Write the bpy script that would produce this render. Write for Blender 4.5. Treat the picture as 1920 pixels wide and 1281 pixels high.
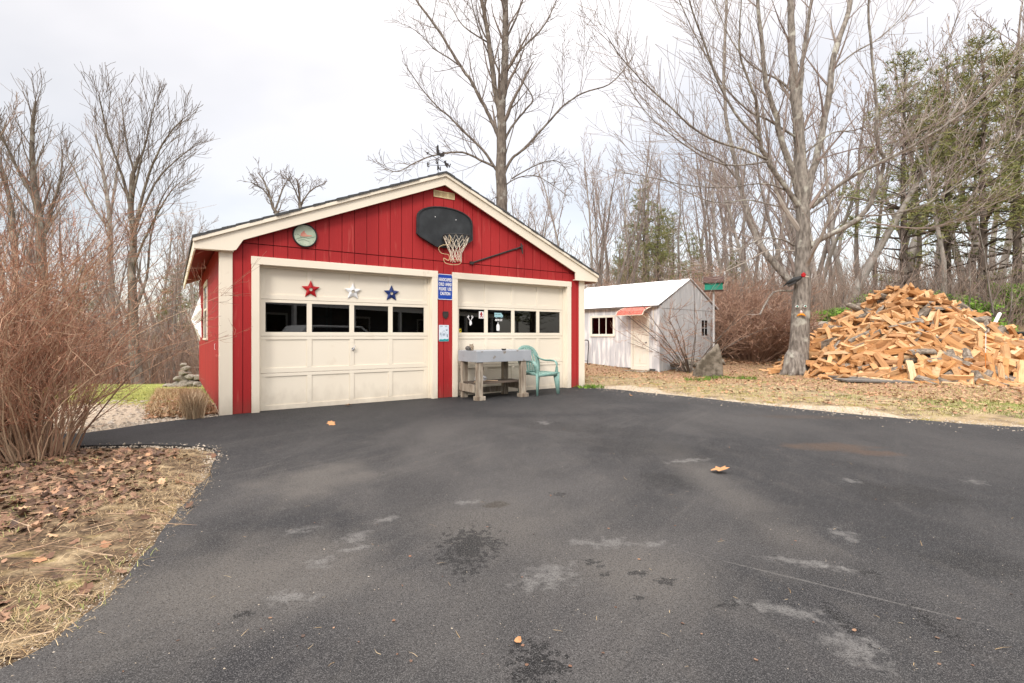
import bpy, bmesh, math, random
from mathutils import Vector, Matrix, noise
from mathutils.geometry import tessellate_polygon
for o in list(bpy.data.objects): bpy.data.objects.remove(o)
SC = bpy.context.scene
COL = SC.collection
rad = math.radians
# ------------------------------------------------------------------ camera, sky, sun, exposure
H = 1.16; F = 929.0; HY = 628.5
cd = bpy.data.cameras.new('camera'); cam = bpy.data.objects.new('camera', cd); COL.objects.link(cam)
cam.location = (0, 0, H); cam.rotation_euler = (rad(90), 0, 0)
cd.sensor_width = 36; cd.lens = F/1920*36; cd.shift_y = -12/1920; cd.clip_start = .05; cd.clip_end = 3000
SC.camera = cam
SUN_EL, SUN_ROT = 33, 200
world = bpy.data.worlds.new('World'); SC.world = world; world.use_nodes = True
nt = world.node_tree; nt.nodes.clear(); N = nt.nodes.new; Lk = nt.links.new
out = N('ShaderNodeOutputWorld'); sky = N('ShaderNodeTexSky'); sky.sky_type = 'NISHITA'; sky.sun_disc = False
sky.sun_elevation = rad(SUN_EL); sky.sun_rotation = rad(SUN_ROT)
b1 = N('ShaderNodeBackground'); b1.inputs[1].default_value = .05; Lk(sky.outputs[0], b1.inputs[0])
tc = N('ShaderNodeTexCoord'); sep = N('ShaderNodeSeparateXYZ'); Lk(tc.outputs['Generated'], sep.inputs[0])
# cloud deck: project the direction on a plane so clouds flatten to the horizon
mz = N('ShaderNodeMath'); mz.operation = 'MAXIMUM'; mz.inputs[1].default_value = 0; Lk(sep.outputs[2], mz.inputs[0])
ad = N('ShaderNodeMath'); ad.operation = 'ADD'; ad.inputs[1].default_value = .22; Lk(mz.outputs[0], ad.inputs[0])
dx = N('ShaderNodeMath'); dx.operation = 'DIVIDE'; Lk(sep.outputs[0], dx.inputs[0]); Lk(ad.outputs[0], dx.inputs[1])
dy = N('ShaderNodeMath'); dy.operation = 'DIVIDE'; Lk(sep.outputs[1], dy.inputs[0]); Lk(ad.outputs[0], dy.inputs[1])
cb = N('ShaderNodeCombineXYZ'); Lk(dx.outputs[0], cb.inputs[0]); Lk(dy.outputs[0], cb.inputs[1])
nz = N('ShaderNodeTexNoise'); nz.inputs['Scale'].default_value = .75; nz.inputs['Detail'].default_value = 5; nz.inputs['Roughness'].default_value = .5
nz.inputs['Distortion'].default_value = .3
mp = N('ShaderNodeMapping'); mp.inputs['Location'].default_value = (3.2, .4, 0); Lk(cb.outputs[0], mp.inputs[0]); Lk(mp.outputs[0], nz.inputs['Vector'])
cr = N('ShaderNodeValToRGB'); Lk(nz.outputs[0], cr.inputs[0])
cr.color_ramp.elements[0].position = .34; cr.color_ramp.elements[0].color = (.51, .478, .447, 1)
cr.color_ramp.elements[1].position = .56; cr.color_ramp.elements[1].color = (.72, .665, .615, 1)
# overcast sky: zenith brighter than the horizon
m1 = N('ShaderNodeMath'); m1.operation = 'MULTIPLY_ADD'; m1.inputs[1].default_value = .30; m1.inputs[2].default_value = .66; Lk(mz.outputs[0], m1.inputs[0])
m2 = N('ShaderNodeMath'); m2.operation = 'POWER'; m2.inputs[1].default_value = 5; Lk(mz.outputs[0], m2.inputs[0])
m3 = N('ShaderNodeMath'); m3.operation = 'MULTIPLY_ADD'; m3.inputs[1].default_value = 7; Lk(m2.outputs[0], m3.inputs[0]); Lk(m1.outputs[0], m3.inputs[2])
b2 = N('ShaderNodeBackground'); Lk(cr.outputs[0], b2.inputs[0]); Lk(m3.outputs[0], b2.inputs[1])
asd = N('ShaderNodeAddShader'); Lk(b1.outputs[0], asd.inputs[0]); Lk(b2.outputs[0], asd.inputs[1]); Lk(asd.outputs[0], out.inputs[0])
sd = bpy.data.lights.new('sun', 'SUN'); sun = bpy.data.objects.new('sun', sd); COL.objects.link(sun)
sd.energy = 1.5; sd.angle = rad(14); sd.color = (1, .95, .88)
sv = Vector((math.sin(rad(SUN_ROT))*math.cos(rad(SUN_EL)), math.cos(rad(SUN_ROT))*math.cos(rad(SUN_EL)), math.sin(rad(SUN_EL))))
sun.rotation_euler = sv.to_track_quat('Z', 'Y').to_euler()
vs = SC.view_settings; vs.view_transform = 'Standard'; vs.look = 'None'; vs.gamma = 1; vs.exposure = .60
# ------------------------------------------------------------------ helpers
def at(x, y, Z): return Vector(((x-960)/F*Z, Z, H+(HY-y)/F*Z))
def gp(x, y, z=0.0):
    Z = (H-z)*F/(y-HY); return Vector(((x-960)/F*Z, Z, z))
class MB:
    def __init__(s): s.v = []; s.f = []; s.m = []
    def poly(s, pts, m=0):
        b = len(s.v); s.v += [tuple(p) for p in pts]; s.f.append(tuple(range(b, b+len(pts)))); s.m.append(m)
    def box(s, x0, x1, y0, y1, z0, z1, m=0):
        b = len(s.v)
        s.v += [(x0,y0,z0),(x1,y0,z0),(x1,y1,z0),(x0,y1,z0),(x0,y0,z1),(x1,y0,z1),(x1,y1,z1),(x0,y1,z1)]
        for q in ((0,3,2,1),(4,5,6,7),(0,1,5,4),(1,2,6,5),(2,3,7,6),(3,0,4,7)): s.f.append(tuple(b+i for i in q)); s.m.append(m)
    def prism(s, poly, ax, a0, a1, m=0, m2=None):
        """extrude a 2D polygon along an axis: ax 'y' -> poly is (x,z); 'x' -> (y,z); 'z' -> (x,y)"""
        n = len(poly); b = len(s.v)
        def P(p, a): return (p[0], a, p[1]) if ax == 'y' else (a, p[0], p[1]) if ax == 'x' else (p[0], p[1], a)
        ar = sum(poly[i][0]*poly[(i+1)%n][1]-poly[(i+1)%n][0]*poly[i][1] for i in range(n))
        if (ar < 0) != (ax == 'y'): poly = poly[::-1]
        s.v += [P(p, a0) for p in poly]+[P(p, a1) for p in poly]
        tr = tessellate_polygon([[Vector((p[0], p[1], 0)) for p in poly]]) if n > 4 else None
        if tr:
            for t in tr:
                a, c, d = t
                sg = (poly[c][0]-poly[a][0])*(poly[d][1]-poly[a][1])-(poly[d][0]-poly[a][0])*(poly[c][1]-poly[a][1])
                pos = sg > 0
                want = (ax == 'y')
                t2 = t if pos != want else t[::-1]
                # t2 faces +axis
                s.f.append(tuple(b+n+i for i in t2)); s.f.append(tuple(b+i for i in t2[::-1])); s.m += [m, m]
        else:
            s.f.append(tuple(b+i for i in range(n-1, -1, -1))); s.f.append(tuple(b+n+i for i in range(n))); s.m += [m, m]
        for i in range(n):
            j = (i+1) % n; s.f.append((b+i, b+j, b+n+j, b+n+i)); s.m.append(m if m2 is None else m2)
    def tube(s, pts, r, n=6, m=0, cap=True, ry=None, up=None):
        """r: number or list; ry: second radius (flat rods); up: hint of the ry axis"""
        k = len(pts); pts = [Vector(p) for p in pts]
        rs = r if isinstance(r, (list, tuple)) else [r]*k
        ry_ = ry if isinstance(ry, (list, tuple)) else ([ry]*k if ry is not None else rs)
        b = len(s.v); ref = Vector(up) if up else None
        for i in range(k):
            t = (pts[min(i+1, k-1)]-pts[max(i-1, 0)])
            if t.length < 1e-9: t = Vector((0, 0, 1))
            t.normalize()
            if ref is None: ref = Vector((1, 0, 0)) if abs(t.x) < .8 else Vector((0, 1, 0))
            w = ref-t*ref.dot(t)
            if w.length < 1e-6: w = t.orthogonal()
            w.normalize(); u = t.cross(w)
            if up is None: ref = w
            for j in range(n):
                a = 2*math.pi*(j+.5)/n
                q = pts[i]+u*(math.cos(a)*rs[i])+w*(math.sin(a)*ry_[i]); s.v.append((q.x, q.y, q.z))
        for i in range(k-1):
            for j in range(n):
                a = b+i*n+j; c = b+i*n+(j+1) % n
                s.f.append((a, c, c+n, a+n)); s.m.append(m)
        if cap and n > 3:
            s.f.append(tuple(b+j for j in range(n-1, -1, -1))); s.f.append(tuple(b+(k-1)*n+j for j in range(n))); s.m += [m, m]
    def lathe(s, prof, c=(0,0,0), n=16, m=0, ax='z'):
        b = len(s.v)
        for r, z in prof:
            for j in range(n):
                a = 2*math.pi*j/n
                p = (r*math.cos(a), r*math.sin(a), z)
                if ax == 'y': p = (p[0], p[2], p[1])
                if ax == 'x': p = (p[2], p[0], p[1])
                s.v.append((c[0]+p[0], c[1]+p[1], c[2]+p[2]))
        for i in range(len(prof)-1):
            for j in range(n):
                a = b+i*n+j; d = b+i*n+(j+1) % n; s.f.append((a, d, d+n, a+n)); s.m.append(m)
        s.f.append(tuple(b+j for j in range(n-1, -1, -1))); s.f.append(tuple(b+(len(prof)-1)*n+j for j in range(n))); s.m += [m, m]
    def ball(s, c, rx, ry, rz, n=12, k=7, m=0, rot=None, jit=0, R=None):
        b = len(s.v); c = Vector(c)
        for i in range(k+1):
            th = math.pi*i/k
            for j in range(n):
                a = 2*math.pi*j/n
                f = 1+(R.uniform(-jit, jit) if jit else 0)
                p = Vector((rx*math.sin(th)*math.cos(a), ry*math.sin(th)*math.sin(a), rz*math.cos(th)))*f
                if rot: p = rot @ p
                s.v.append(tuple(c+p))
        for i in range(k):
            for j in range(n):
                a = b+i*n+j; d = b+i*n+(j+1) % n; s.f.append((a, a+n, d+n, d)); s.m.append(m)
    def build(s, name, mats, parent=None, smooth=False, bevel=0):
        me = bpy.data.meshes.new(name); me.from_pydata(s.v, [], s.f)
        if not isinstance(mats, (list, tuple)): mats = [mats]
        for q in mats: me.materials.append(q)
        if len(mats) > 1: me.polygons.foreach_set('material_index', s.m)
        if smooth: me.polygons.foreach_set('use_smooth', [True]*len(s.f))
        me.update()
        o = bpy.data.objects.new(name, me); COL.objects.link(o)
        if parent: o.parent = parent
        if bevel:
            bv = o.modifiers.new('bevel', 'BEVEL'); bv.width = bevel; bv.segments = 2; bv.limit_method = 'ANGLE'; bv.angle_limit = rad(40)
        return o
def tag(o, label=None, cat=None, group=None, kind=None):
    if label: o['label'] = label
    if cat: o['category'] = cat
    if group: o['group'] = group
    if kind: o['kind'] = kind
    return o
def empty(name, loc, rz=0, label=None, cat=None, group=None, rot=None):
    o = bpy.data.objects.new(name, None); COL.objects.link(o); o.location = loc
    o.rotation_euler = rot if rot else (0, 0, rz); o.empty_display_size = .2
    return tag(o, label, cat, group)
def dup(root, loc, rz, sc=1, label=None, group=None):
    def cp(o, parent):
        c = o.copy(); COL.objects.link(c); c.parent = parent
        for ch in o.children: cp(ch, c)
        return c
    r = cp(root, None); r.location = loc; r.rotation_euler = (0, 0, rz); r.scale = (sc,)*3 if not isinstance(sc, tuple) else sc
    if label: r['label'] = label
    if group: r['group'] = group
    return r
# ------------------------------------------------------------------ materials
def nodes(name):
    m = bpy.data.materials.new(name); m.use_nodes = True; t = m.node_tree
    return m, t, t.nodes['Principled BSDF']
def c4(c): return (c[0], c[1], c[2], 1)
def setsp(p, v):
    for k in ('Specular IOR Level', 'Specular'):
        if k in p.inputs: p.inputs[k].default_value = v; return
def noise_mix(t, coord, ca, cb_, scale, lo=.35, hi=.65, stretch=(1, 1, 1), detail=5, dist=0):
    n = t.nodes.new; l = t.links.new
    mp = n('ShaderNodeMapping'); mp.inputs['Scale'].default_value = stretch; l(coord, mp.inputs[0])
    nz = n('ShaderNodeTexNoise'); nz.inputs['Scale'].default_value = scale; nz.inputs['Detail'].default_value = detail; nz.inputs['Distortion'].default_value = dist
    l(mp.outputs[0], nz.inputs['Vector'])
    mr = n('ShaderNodeMapRange'); mr.inputs['From Min'].default_value = lo; mr.inputs['From Max'].default_value = hi; l(nz.outputs[0], mr.inputs[0])
    mx = n('ShaderNodeMix'); mx.data_type = 'RGBA'; l(mr.outputs[0], mx.inputs['Factor'])
    for c, k in ((ca, 'A'), (cb_, 'B')):
        sk = [i for i in mx.inputs if i.name == k and i.type == 'RGBA'][0]
        if isinstance(c, (tuple, list)): sk.default_value = c4(c)
        else: l(c, sk)
    o = [i for i in mx.outputs if i.type == 'RGBA'][0]
    return o, nz.outputs[0], mr.outputs[0]
def mixc(t, fac, ca, cb_, mode='MIX'):
    mx = t.nodes.new('ShaderNodeMix'); mx.data_type = 'RGBA'; mx.blend_type = mode
    if isinstance(fac, (int, float)): mx.inputs['Factor'].default_value = fac
    else: t.links.new(fac, mx.inputs['Factor'])
    for c, k in ((ca, 'A'), (cb_, 'B')):
        sk = [i for i in mx.inputs if i.name == k and i.type == 'RGBA'][0]
        if isinstance(c, (tuple, list)): sk.default_value = c4(c)
        else: t.links.new(c, sk)
    return [i for i in mx.outputs if i.type == 'RGBA'][0]
def bump(t, p, h, st, dist=.01):
    b = t.nodes.new('ShaderNodeBump'); b.inputs['Strength'].default_value = st; b.inputs['Distance'].default_value = dist
    t.links.new(h, b.inputs['Height']); t.links.new(b.outputs[0], p.inputs['Normal'])
def mk(name, ca, cb_=None, scale=6, stretch=(1, 1, 1), rough=.7, bst=0, bd=.01, spec=.3, metal=0, lo=.35, hi=.65, fine=None, fs=60, famt=.5):
    m, t, p = nodes(name); p.inputs['Roughness'].default_value = rough; p.inputs['Metallic'].default_value = metal; setsp(p, spec)
    if cb_ is None: p.inputs['Base Color'].default_value = c4(ca); return m
    tcn = t.nodes.new('ShaderNodeTexCoord').outputs['Object']
    c, h, _ = noise_mix(t, tcn, ca, cb_, scale, lo, hi, stretch)
    if fine:
        c2, h, f = noise_mix(t, tcn, (0, 0, 0), (1, 1, 1), fs, .4, .62, stretch)
        mm = t.nodes.new('ShaderNodeMath'); mm.operation = 'MULTIPLY'; mm.inputs[1].default_value = famt; t.links.new(f, mm.inputs[0])
        c = mixc(t, mm.outputs[0], c, fine)
    t.links.new(c, p.inputs['Base Color'])
    if bst: bump(t, p, h, bst, bd)
    return m
def mk_island(name, cols, rough=.8, spec=.15, trans=0):
    """colour varies per mesh island (leaf, blade, twig)"""
    m, t, p = nodes(name); p.inputs['Roughness'].default_value = rough; setsp(p, spec)
    g = t.nodes.new('ShaderNodeNewGeometry'); r = t.nodes.new('ShaderNodeValToRGB'); r.color_ramp.interpolation = 'LINEAR'
    t.links.new(g.outputs['Random Per Island'], r.inputs[0])
    e = r.color_ramp.elements
    while len(e) < len(cols): e.new(.5)
    for i, c in enumerate(cols): e[i].position = i/(len(cols)-1); e[i].color = c4(c)
    t.links.new(r.outputs[0], p.inputs['Base Color'])
    return m
def paint(name, ca, cb_, wear=None, scale=2.5, rough=.55, stretch=(1, 1, 1), wlo=.62, whi=.7, ws=14, bst=.1, dirt=None):
    m, t, p = nodes(name); p.inputs['Roughness'].default_value = rough; setsp(p, .2)
    tcn = t.nodes.new('ShaderNodeTexCoord').outputs['Object']
    c, h, _ = noise_mix(t, tcn, ca, cb_, scale, .3, .7, stretch)
    if wear:
        _, h2, f = noise_mix(t, tcn, (0, 0, 0), (1, 1, 1), ws, wlo, whi, stretch, 8)
        c = mixc(t, f, c, wear)
    if dirt:   # splash dirt that has dried on the lowest boards
        sz = t.nodes.new('ShaderNodeSeparateXYZ'); t.links.new(tcn, sz.inputs[0]); _, hd, _ = noise_mix(t, tcn, (0, 0, 0), (1, 1, 1), 9, .3, .7, (1, 1, .5), 8)
        ma = t.nodes.new('ShaderNodeMath'); ma.operation = 'MULTIPLY_ADD'; ma.inputs[1].default_value = -.55; t.links.new(hd, ma.inputs[0]); t.links.new(sz.outputs[2], ma.inputs[2])
        mr = t.nodes.new('ShaderNodeMapRange'); mr.inputs['From Min'].default_value = .05; mr.inputs['From Max'].default_value = -.30; t.links.new(ma.outputs[0], mr.inputs[0])
        mm = t.nodes.new('ShaderNodeMath'); mm.operation = 'MULTIPLY'; mm.inputs[1].default_value = .42; t.links.new(mr.outputs[0], mm.inputs[0]); c = mixc(t, mm.outputs[0], c, dirt)
    t.links.new(c, p.inputs['Base Color'])
    _, h3, _ = noise_mix(t, tcn, (0, 0, 0), (1, 1, 1), 60, .3, .7, (stretch[0], stretch[1], stretch[2]*.12))
    bump(t, p, h3, bst, .004)
    return m
M = {}
M['red'] = paint('red_siding', (.40, .028, .029), (.31, .020, .022), (.47, .09, .075), 1.6, .62, (1, 1, .12), .60, .84, 16, .6, dirt=(.17, .06, .045))
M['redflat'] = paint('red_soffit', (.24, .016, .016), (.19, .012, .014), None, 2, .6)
M['cream'] = paint('cream_trim', (.81, .74, .62), (.75, .675, .555), (.56, .47, .36), .8, .5, (1, 1, .6), .68, .85, 7, .12, dirt=(.33, .28, .21))
M['door'] = paint('cream_door', (.82, .755, .64), (.76, .69, .575), (.62, .53, .41), .55, .42, (1, 1, 1), .66, .9, 3, .06, dirt=(.42, .36, .28))
M['shingle'] = mk('shingle', (.035, .037, .04), (.075, .078, .08), 30, rough=.95, bst=.6, fine=(.12, .12, .12), fs=180)
M['metalgrey'] = mk('grey_metal', (.35, .35, .36), (.28, .28, .29), 8, rough=.4, metal=.8)
M['black'] = mk('black_plastic', (.018, .019, .02), (.032, .034, .036), 9, rough=.6, bst=.05)
M['blackboard'] = mk('board_black', (.022, .025, .028), (.045, .05, .055), 5, rough=.65, bst=.1, lo=.4, hi=.8)
M['blackmetal'] = mk('black_metal', (.02, .02, .022), (.045, .035, .03), 12, rough=.55)
M['white'] = mk('white_paint', (.8, .8, .8), (.74, .74, .75), 6, rough=.5)
M['netw'] = mk('net_cord', (.72, .66, .56), (.55, .47, .36), 20, rough=.9)
M['blue'] = mk('sign_blue', (.004, .045, .33), (.006, .055, .37), 5, rough=.35, spec=.5)
M['starred'] = mk('star_red', (.42, .008, .012), (.36, .006, .01), 12, rough=.5)
M['starblue'] = mk('star_blue', (.012, .03, .13), (.02, .04, .17), 12, rough=.5)
M['greypaint'] = paint('grey_tray', (.36, .38, .41), (.30, .32, .35), (.22, .19, .16), 3, .7, (1, 1, 1), .63, .72, 10, .2)
M['oldwood'] = mk('weathered_wood', (.42, .37, .30), (.25, .20, .15), 9, (1, 1, .15), .85, .4, fine=(.10, .07, .05), fs=30, famt=.6)
M['darkwood'] = mk('dark_wood', (.13, .10, .08), (.07, .055, .045), 8, (.15, 1, 1), .9, .4)
M['chair'] = mk('teal_plastic', (.13, .255, .225), (.17, .30, .265), 3.5, rough=.5, spec=.4, bst=.05, fine=(.25, .36, .33), fs=22, famt=.5)
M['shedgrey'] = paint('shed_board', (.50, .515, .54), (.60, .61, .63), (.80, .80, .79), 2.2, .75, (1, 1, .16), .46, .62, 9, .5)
M['shedgable_shaded'] = paint('shed_gable_shaded_board', (.41, .42, .435), (.49, .50, .515), (.62, .63, .635), 2.2, .8, (1, 1, .2), .54, .72, 10, .5)  # shed boards in darker greys: the gable's shade is put into the colour
M['sheddoor'] = paint('shed_door', (.83, .80, .71), (.76, .72, .62), (.55, .50, .36), 2, .6, (1, 1, .5), .66, .8, 8)
M['snowroof'] = mk('white_metal_roof', (.83, .84, .86), (.76, .78, .81), 2.2, (1, 1, 1), .5, .05)
M['awning'] = mk('awning_red', (.42, .075, .048), (.34, .055, .035), 9, rough=.5, fine=(.6, .26, .2), fs=30)
M['green'] = mk('bird_green', (.012, .22, .15), (.02, .28, .19), 10, rough=.55)
M['birdroof'] = mk('bird_roof', (.11, .06, .05), (.07, .045, .04), 20, rough=.9)
M['stone'] = mk('stone', (.22, .19, .155), (.36, .325, .28), 4, rough=.95, bst=.7, bd=.02, fine=(.10, .10, .07), fs=14)
M['slab'] = mk('slab_stone', (.13, .11, .085), (.25, .22, .18), 3.2, rough=.95, bst=.8, bd=.02, fine=(.06, .05, .035), fs=9, famt=.8)
M['soil'] = mk('soil', (.10, .08, .06), (.06, .05, .04), 8, rough=1)
M['board'] = mk('weathered_board', (.10, .095, .09), (.18, .165, .15), 7, (.2, 1, 1), .9, .3)
M['tarp'] = mk('tarp', (.78, .81, .86), (.66, .71, .78), 5, rough=.35, bst=.2, bd=.03)
M['orange'] = mk('orange_paint', (.75, .22, .02), (.6, .16, .015), 20, rough=.6)
M['yellow'] = mk('yellow_paint', (.75, .6, .02), (.7, .55, .02), 20, rough=.5)
M['ltblue'] = mk('pale_blue', (.35, .58, .62), (.30, .52, .58), 20, rough=.5)
M['redfig'] = mk('dark_red_ink', (.35, .02, .02), (.3, .02, .02), 20, rough=.6)
M['clockface'] = mk('dial_face', (.50, .55, .44), (.36, .44, .33), 10, rough=.4)
M['teal'] = mk('teal_ink', (.02, .30, .30), (.01, .2, .24), 20, rough=.5)
M['poster'] = mk('poster_paper', (.66, .72, .78), (.55, .64, .74), 12, rough=.5)
M['skyblue'] = mk('poster_grey', (.20, .25, .32), (.15, .2, .25), 20, rough=.6)
M['oakleaf'] = mk_island('oak_leaf', [(.42, .22, .11), (.36, .19, .09)])
M['housegrey'] = mk('house_siding', (.15, .155, .17), (.19, .195, .21), 3, rough=.7)
M['carpaint'] = mk('car_paint', (.62, .64, .66), (.6, .62, .64), 3, rough=.25, spec=.6)
M['rubber'] = mk('rubber', (.02, .02, .02), (.03, .03, .03), 20, rough=.9)
M['concrete'] = mk('concrete', (.30, .29, .27), (.22, .21, .2), 6, rough=.95)
def mk_glass(name, dark=(.25, .26, .27), g=.5):
    m = bpy.data.materials.new(name); m.use_nodes = True; t = m.node_tree; t.nodes.clear(); n = t.nodes.new
    o = n('ShaderNodeOutputMaterial'); tr = n('ShaderNodeBsdfTransparent'); tr.inputs[0].default_value = c4(dark)
    gl = n('ShaderNodeBsdfGlossy'); gl.inputs['Roughness'].default_value = .01; gl.inputs[0].default_value = (g, g, g, 1)
    fr = n('ShaderNodeFresnel'); fr.inputs[0].default_value = 2.25
    mx = n('ShaderNodeMixShader'); t.links.new(fr.outputs[0], mx.inputs[0]); t.links.new(tr.outputs[0], mx.inputs[1]); t.links.new(gl.outputs[0], mx.inputs[2])
    t.links.new(mx.outputs[0], o.inputs[0]); return m
M['glass'] = mk_glass('window_glass'); M['shedglass'] = mk_glass('shed_glass', (.10, .10, .11), .28)
def bark(name, ca, cb_, cc, sc=7, st=.9, disp=.03):
    m, t, p = nodes(name); p.inputs['Roughness'].default_value = .95; setsp(p, .1)
    tcn = t.nodes.new('ShaderNodeTexCoord').outputs['Object']
    c, h, _ = noise_mix(t, tcn, ca, cb_, sc, .35, .65, (1, 1, .3), 7)
    _, h2, f = noise_mix(t, tcn, (0, 0, 0), (1, 1, 1), 3.2, .56, .66, (1, 1, 1), 5)
    c = mixc(t, f, c, cc); t.links.new(c, p.inputs['Base Color']); bump(t, p, h, st, disp); return m
M['maple'] = bark('maple_bark', (.12, .105, .092), (.29, .26, .23), (.40, .39, .34), 16)
M['maplecrown'] = mk_island('maple_twig', [(.30, .265, .235), (.19, .145, .13), (.25, .20, .175), (.38, .34, .30)])
M['oak'] = bark('grey_brown_bark', (.09, .075, .065), (.19, .163, .14), (.25, .235, .21), 9)
M['oakcrown'] = mk_island('oak_twig', [(.15, .125, .11), (.21, .175, .155), (.11, .09, .08)])
M['woods'] = bark('woods_bark', (.13, .112, .10), (.23, .20, .18), (.27, .26, .23), 5, .6)
M['woodspale'] = bark('pale_bark', (.24, .22, .20), (.36, .33, .30), (.17, .16, .14), 5, .6)
M['woodscrown'] = mk_island('woods_twig', [(.22, .17, .155), (.30, .24, .215), (.16, .125, .11), (.35, .30, .265)])
M['pinetrunk'] = bark('pine_bark', (.07, .055, .047), (.13, .105, .09), (.16, .14, .12), 5, .7)
M['needles'] = mk_island('needles', [(.10, .12, .05), (.16, .18, .065), (.22, .225, .085), (.30, .285, .115), (.13, .15, .065)])
M['hemlock'] = mk_island('hemlock_leaf', [(.07, .13, .02), (.13, .24, .035), (.19, .30, .05), (.09, .17, .03)])
M['redtwig'] = mk_island('red_twig', [(.27, .11, .07), (.36, .19, .12), (.17, .075, .055), (.50, .35, .24), (.29, .13, .085), (.40, .26, .18)])
M['tanstem'] = mk_island('tan_stem', [(.40, .27, .18), (.27, .16, .11), (.52, .39, .27), (.18, .11, .08)])
M['brush'] = mk_island('brush_twig', [(.30, .19, .14), (.42, .28, .20), (.20, .13, .10), (.34, .20, .15)])
M['thicket'] = mk_island('thicket_twig', [(.24, .175, .14), (.31, .23, .185), (.17, .13, .105), (.38, .29, .235)])
M['leaf'] = mk_island('fallen_leaf', [(.38, .21, .12), (.48, .30, .19), (.27, .14, .085), (.46, .31, .19), (.20, .11, .07), (.42, .22, .12)])
M['leafdark'] = mk_island('wet_leaf', [(.12, .065, .045), (.19, .105, .07), (.07, .045, .035), (.33, .20, .13), (.085, .06, .05), (.22, .125, .085)])
M['straw'] = mk_island('straw', [(.30, .205, .11), (.42, .315, .18), (.21, .14, .075), (.52, .41, .26), (.27, .17, .075)])
M['grassdry'] = mk_island('dry_grass', [(.40, .32, .16), (.28, .28, .09), (.50, .42, .24), (.20, .23, .06), (.36, .26, .12)])
M['grassgreen'] = mk_island('green_grass', [(.20, .245, .075), (.28, .30, .11), (.16, .195, .055), (.37, .345, .16)])
M['bankgrass'] = mk_island('bank_grass', [(.42, .31, .20), (.34, .24, .15), (.50, .40, .27), (.25, .17, .11)])
M['gravel'] = mk_island('gravel', [(.27, .23, .18), (.36, .31, .25), (.45, .40, .34), (.18, .15, .12)])
# firewood
def mk_wood():
    m, t, p = nodes('split_wood'); p.inputs['Roughness'].default_value = .75; setsp(p, .2)
    tcn = t.nodes.new('ShaderNodeTexCoord').outputs['Object']; oi = t.nodes.new('ShaderNodeObjectInfo')
    g = t.nodes.new('ShaderNodeNewGeometry')
    ad = t.nodes.new('ShaderNodeMath'); ad.operation = 'ADD'; t.links.new(oi.outputs['Random'], ad.inputs[0]); t.links.new(g.outputs['Random Per Island'], ad.inputs[1])
    fr = t.nodes.new('ShaderNodeMath'); fr.operation = 'FRACT'; t.links.new(ad.outputs[0], fr.inputs[0])
    r = t.nodes.new('ShaderNodeValToRGB'); t.links.new(fr.outputs[0], r.inputs[0]); e = r.color_ramp.elements
    cols = [(.39, .185, .065), (.49, .265, .115), (.58, .35, .18), (.41, .19, .065), (.58, .38, .205), (.32, .14, .05), (.62, .47, .29), (.49, .26, .11), (.28, .15, .075)]
    while len(e) < len(cols): e.new(.5)
    for i, c in enumerate(cols): e[i].position = i/(len(cols)-1); e[i].color = c4(c)
    c2, h, f = noise_mix(t, tcn, (0, 0, 0), (1, 1, 1), 26, .48, .75, (.12, 1, 1), 6)
    mm = t.nodes.new('ShaderNodeMath'); mm.operation = 'MULTIPLY'; mm.inputs[1].default_value = .55; t.links.new(f, mm.inputs[0])
    c = mixc(t, mm.outputs[0], r.outputs[0], (.22, .095, .035)); t.links.new(c, p.inputs['Base Color']); bump(t, p, h, .8, .015); return m
M['wood'] = mk_wood()
M['woodend'] = mk('wood_end', (.56, .34, .17), (.40, .20, .085), 20, rough=.8, bst=.2)
M['woodbark'] = mk('wood_bark', (.13, .105, .08), (.34, .29, .24), 16, (.4, 1, 1), .95, .9, .02, fine=(.035, .03, .026), fs=40)
# ------------------------------------------------------------------ terrain
def ss(a, b, x):
    t = min(1, max(0, (x-a)/(b-a))); return t*t*(3-2*t)
G0 = Vector((-3.59*H, 6.132*H, 0)); GA = math.atan2(3.396, 4.944); GW = 6.957; GD = 6.84
ca, sa = math.cos(GA), math.sin(GA)
def GW2(s, d, z=0): return Vector((G0.x+s*ca-d*sa, G0.y+s*sa+d*ca, z))
edge_r = [gp(1095, 727.5), gp(1150, 731), gp(1200, 736), gp(1300, 746), gp(1400, 757), gp(1500, 768), gp(1600, 778), gp(1700, 787), gp(1800, 795.5), gp(1920, 803),
          Vector((9.5, 4.6, 0)), Vector((14, 3.2, 0)), Vector((24, 2.4, 0)), Vector((40, 2.0, 0))]
edge_l1 = [Vector((-14, 4.9, 0)), Vector((-8, 5.4, 0)), gp(159, 814), gp(258, 799), gp(330, 790), gp(416, 781.5)]
edge_l2 = [Vector((-1.9, 1.3, 0)), gp(100, 1205), gp(200, 1118), gp(290, 1025), gp(345, 955), gp(385, 895), gp(402, 868), gp(406, 853), gp(398, 843), gp(375, 838.5), gp(300, 835), gp(150, 838), Vector((-9, 4.65, 0)), Vector((-14, 4.2, 0))]
edge_l0 = [Vector((40, -9, 0)), Vector((4, -9, 0)), Vector((-7, -12, 0)), Vector((-5.5, -4, 0)), Vector((-3.2, -.4, 0)), Vector((-2.35, .8, 0))]
poly = edge_l0+edge_l2+edge_l1+[GW2(-.02, .15), GW2(GW+.02, .15)]+edge_r
def densify(P, step=.09):
    o = []
    for i, a in enumerate(P):
        b = P[(i+1) % len(P)]; L = (b-a).length; n = max(1, int(L/step)) if L < 9 else max(1, int(L/1.0))
        for k in range(n):
            p = a.lerp(b, k/n)
            j = noise.noise_vector(Vector((p.x*2.3, p.y*2.3, 0)))*.05+noise.noise_vector(Vector((p.x*9, p.y*9, 3)))*.02
            o.append(Vector((p.x+j.x, p.y+j.y, 0)))
    return o
import numpy as np
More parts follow.
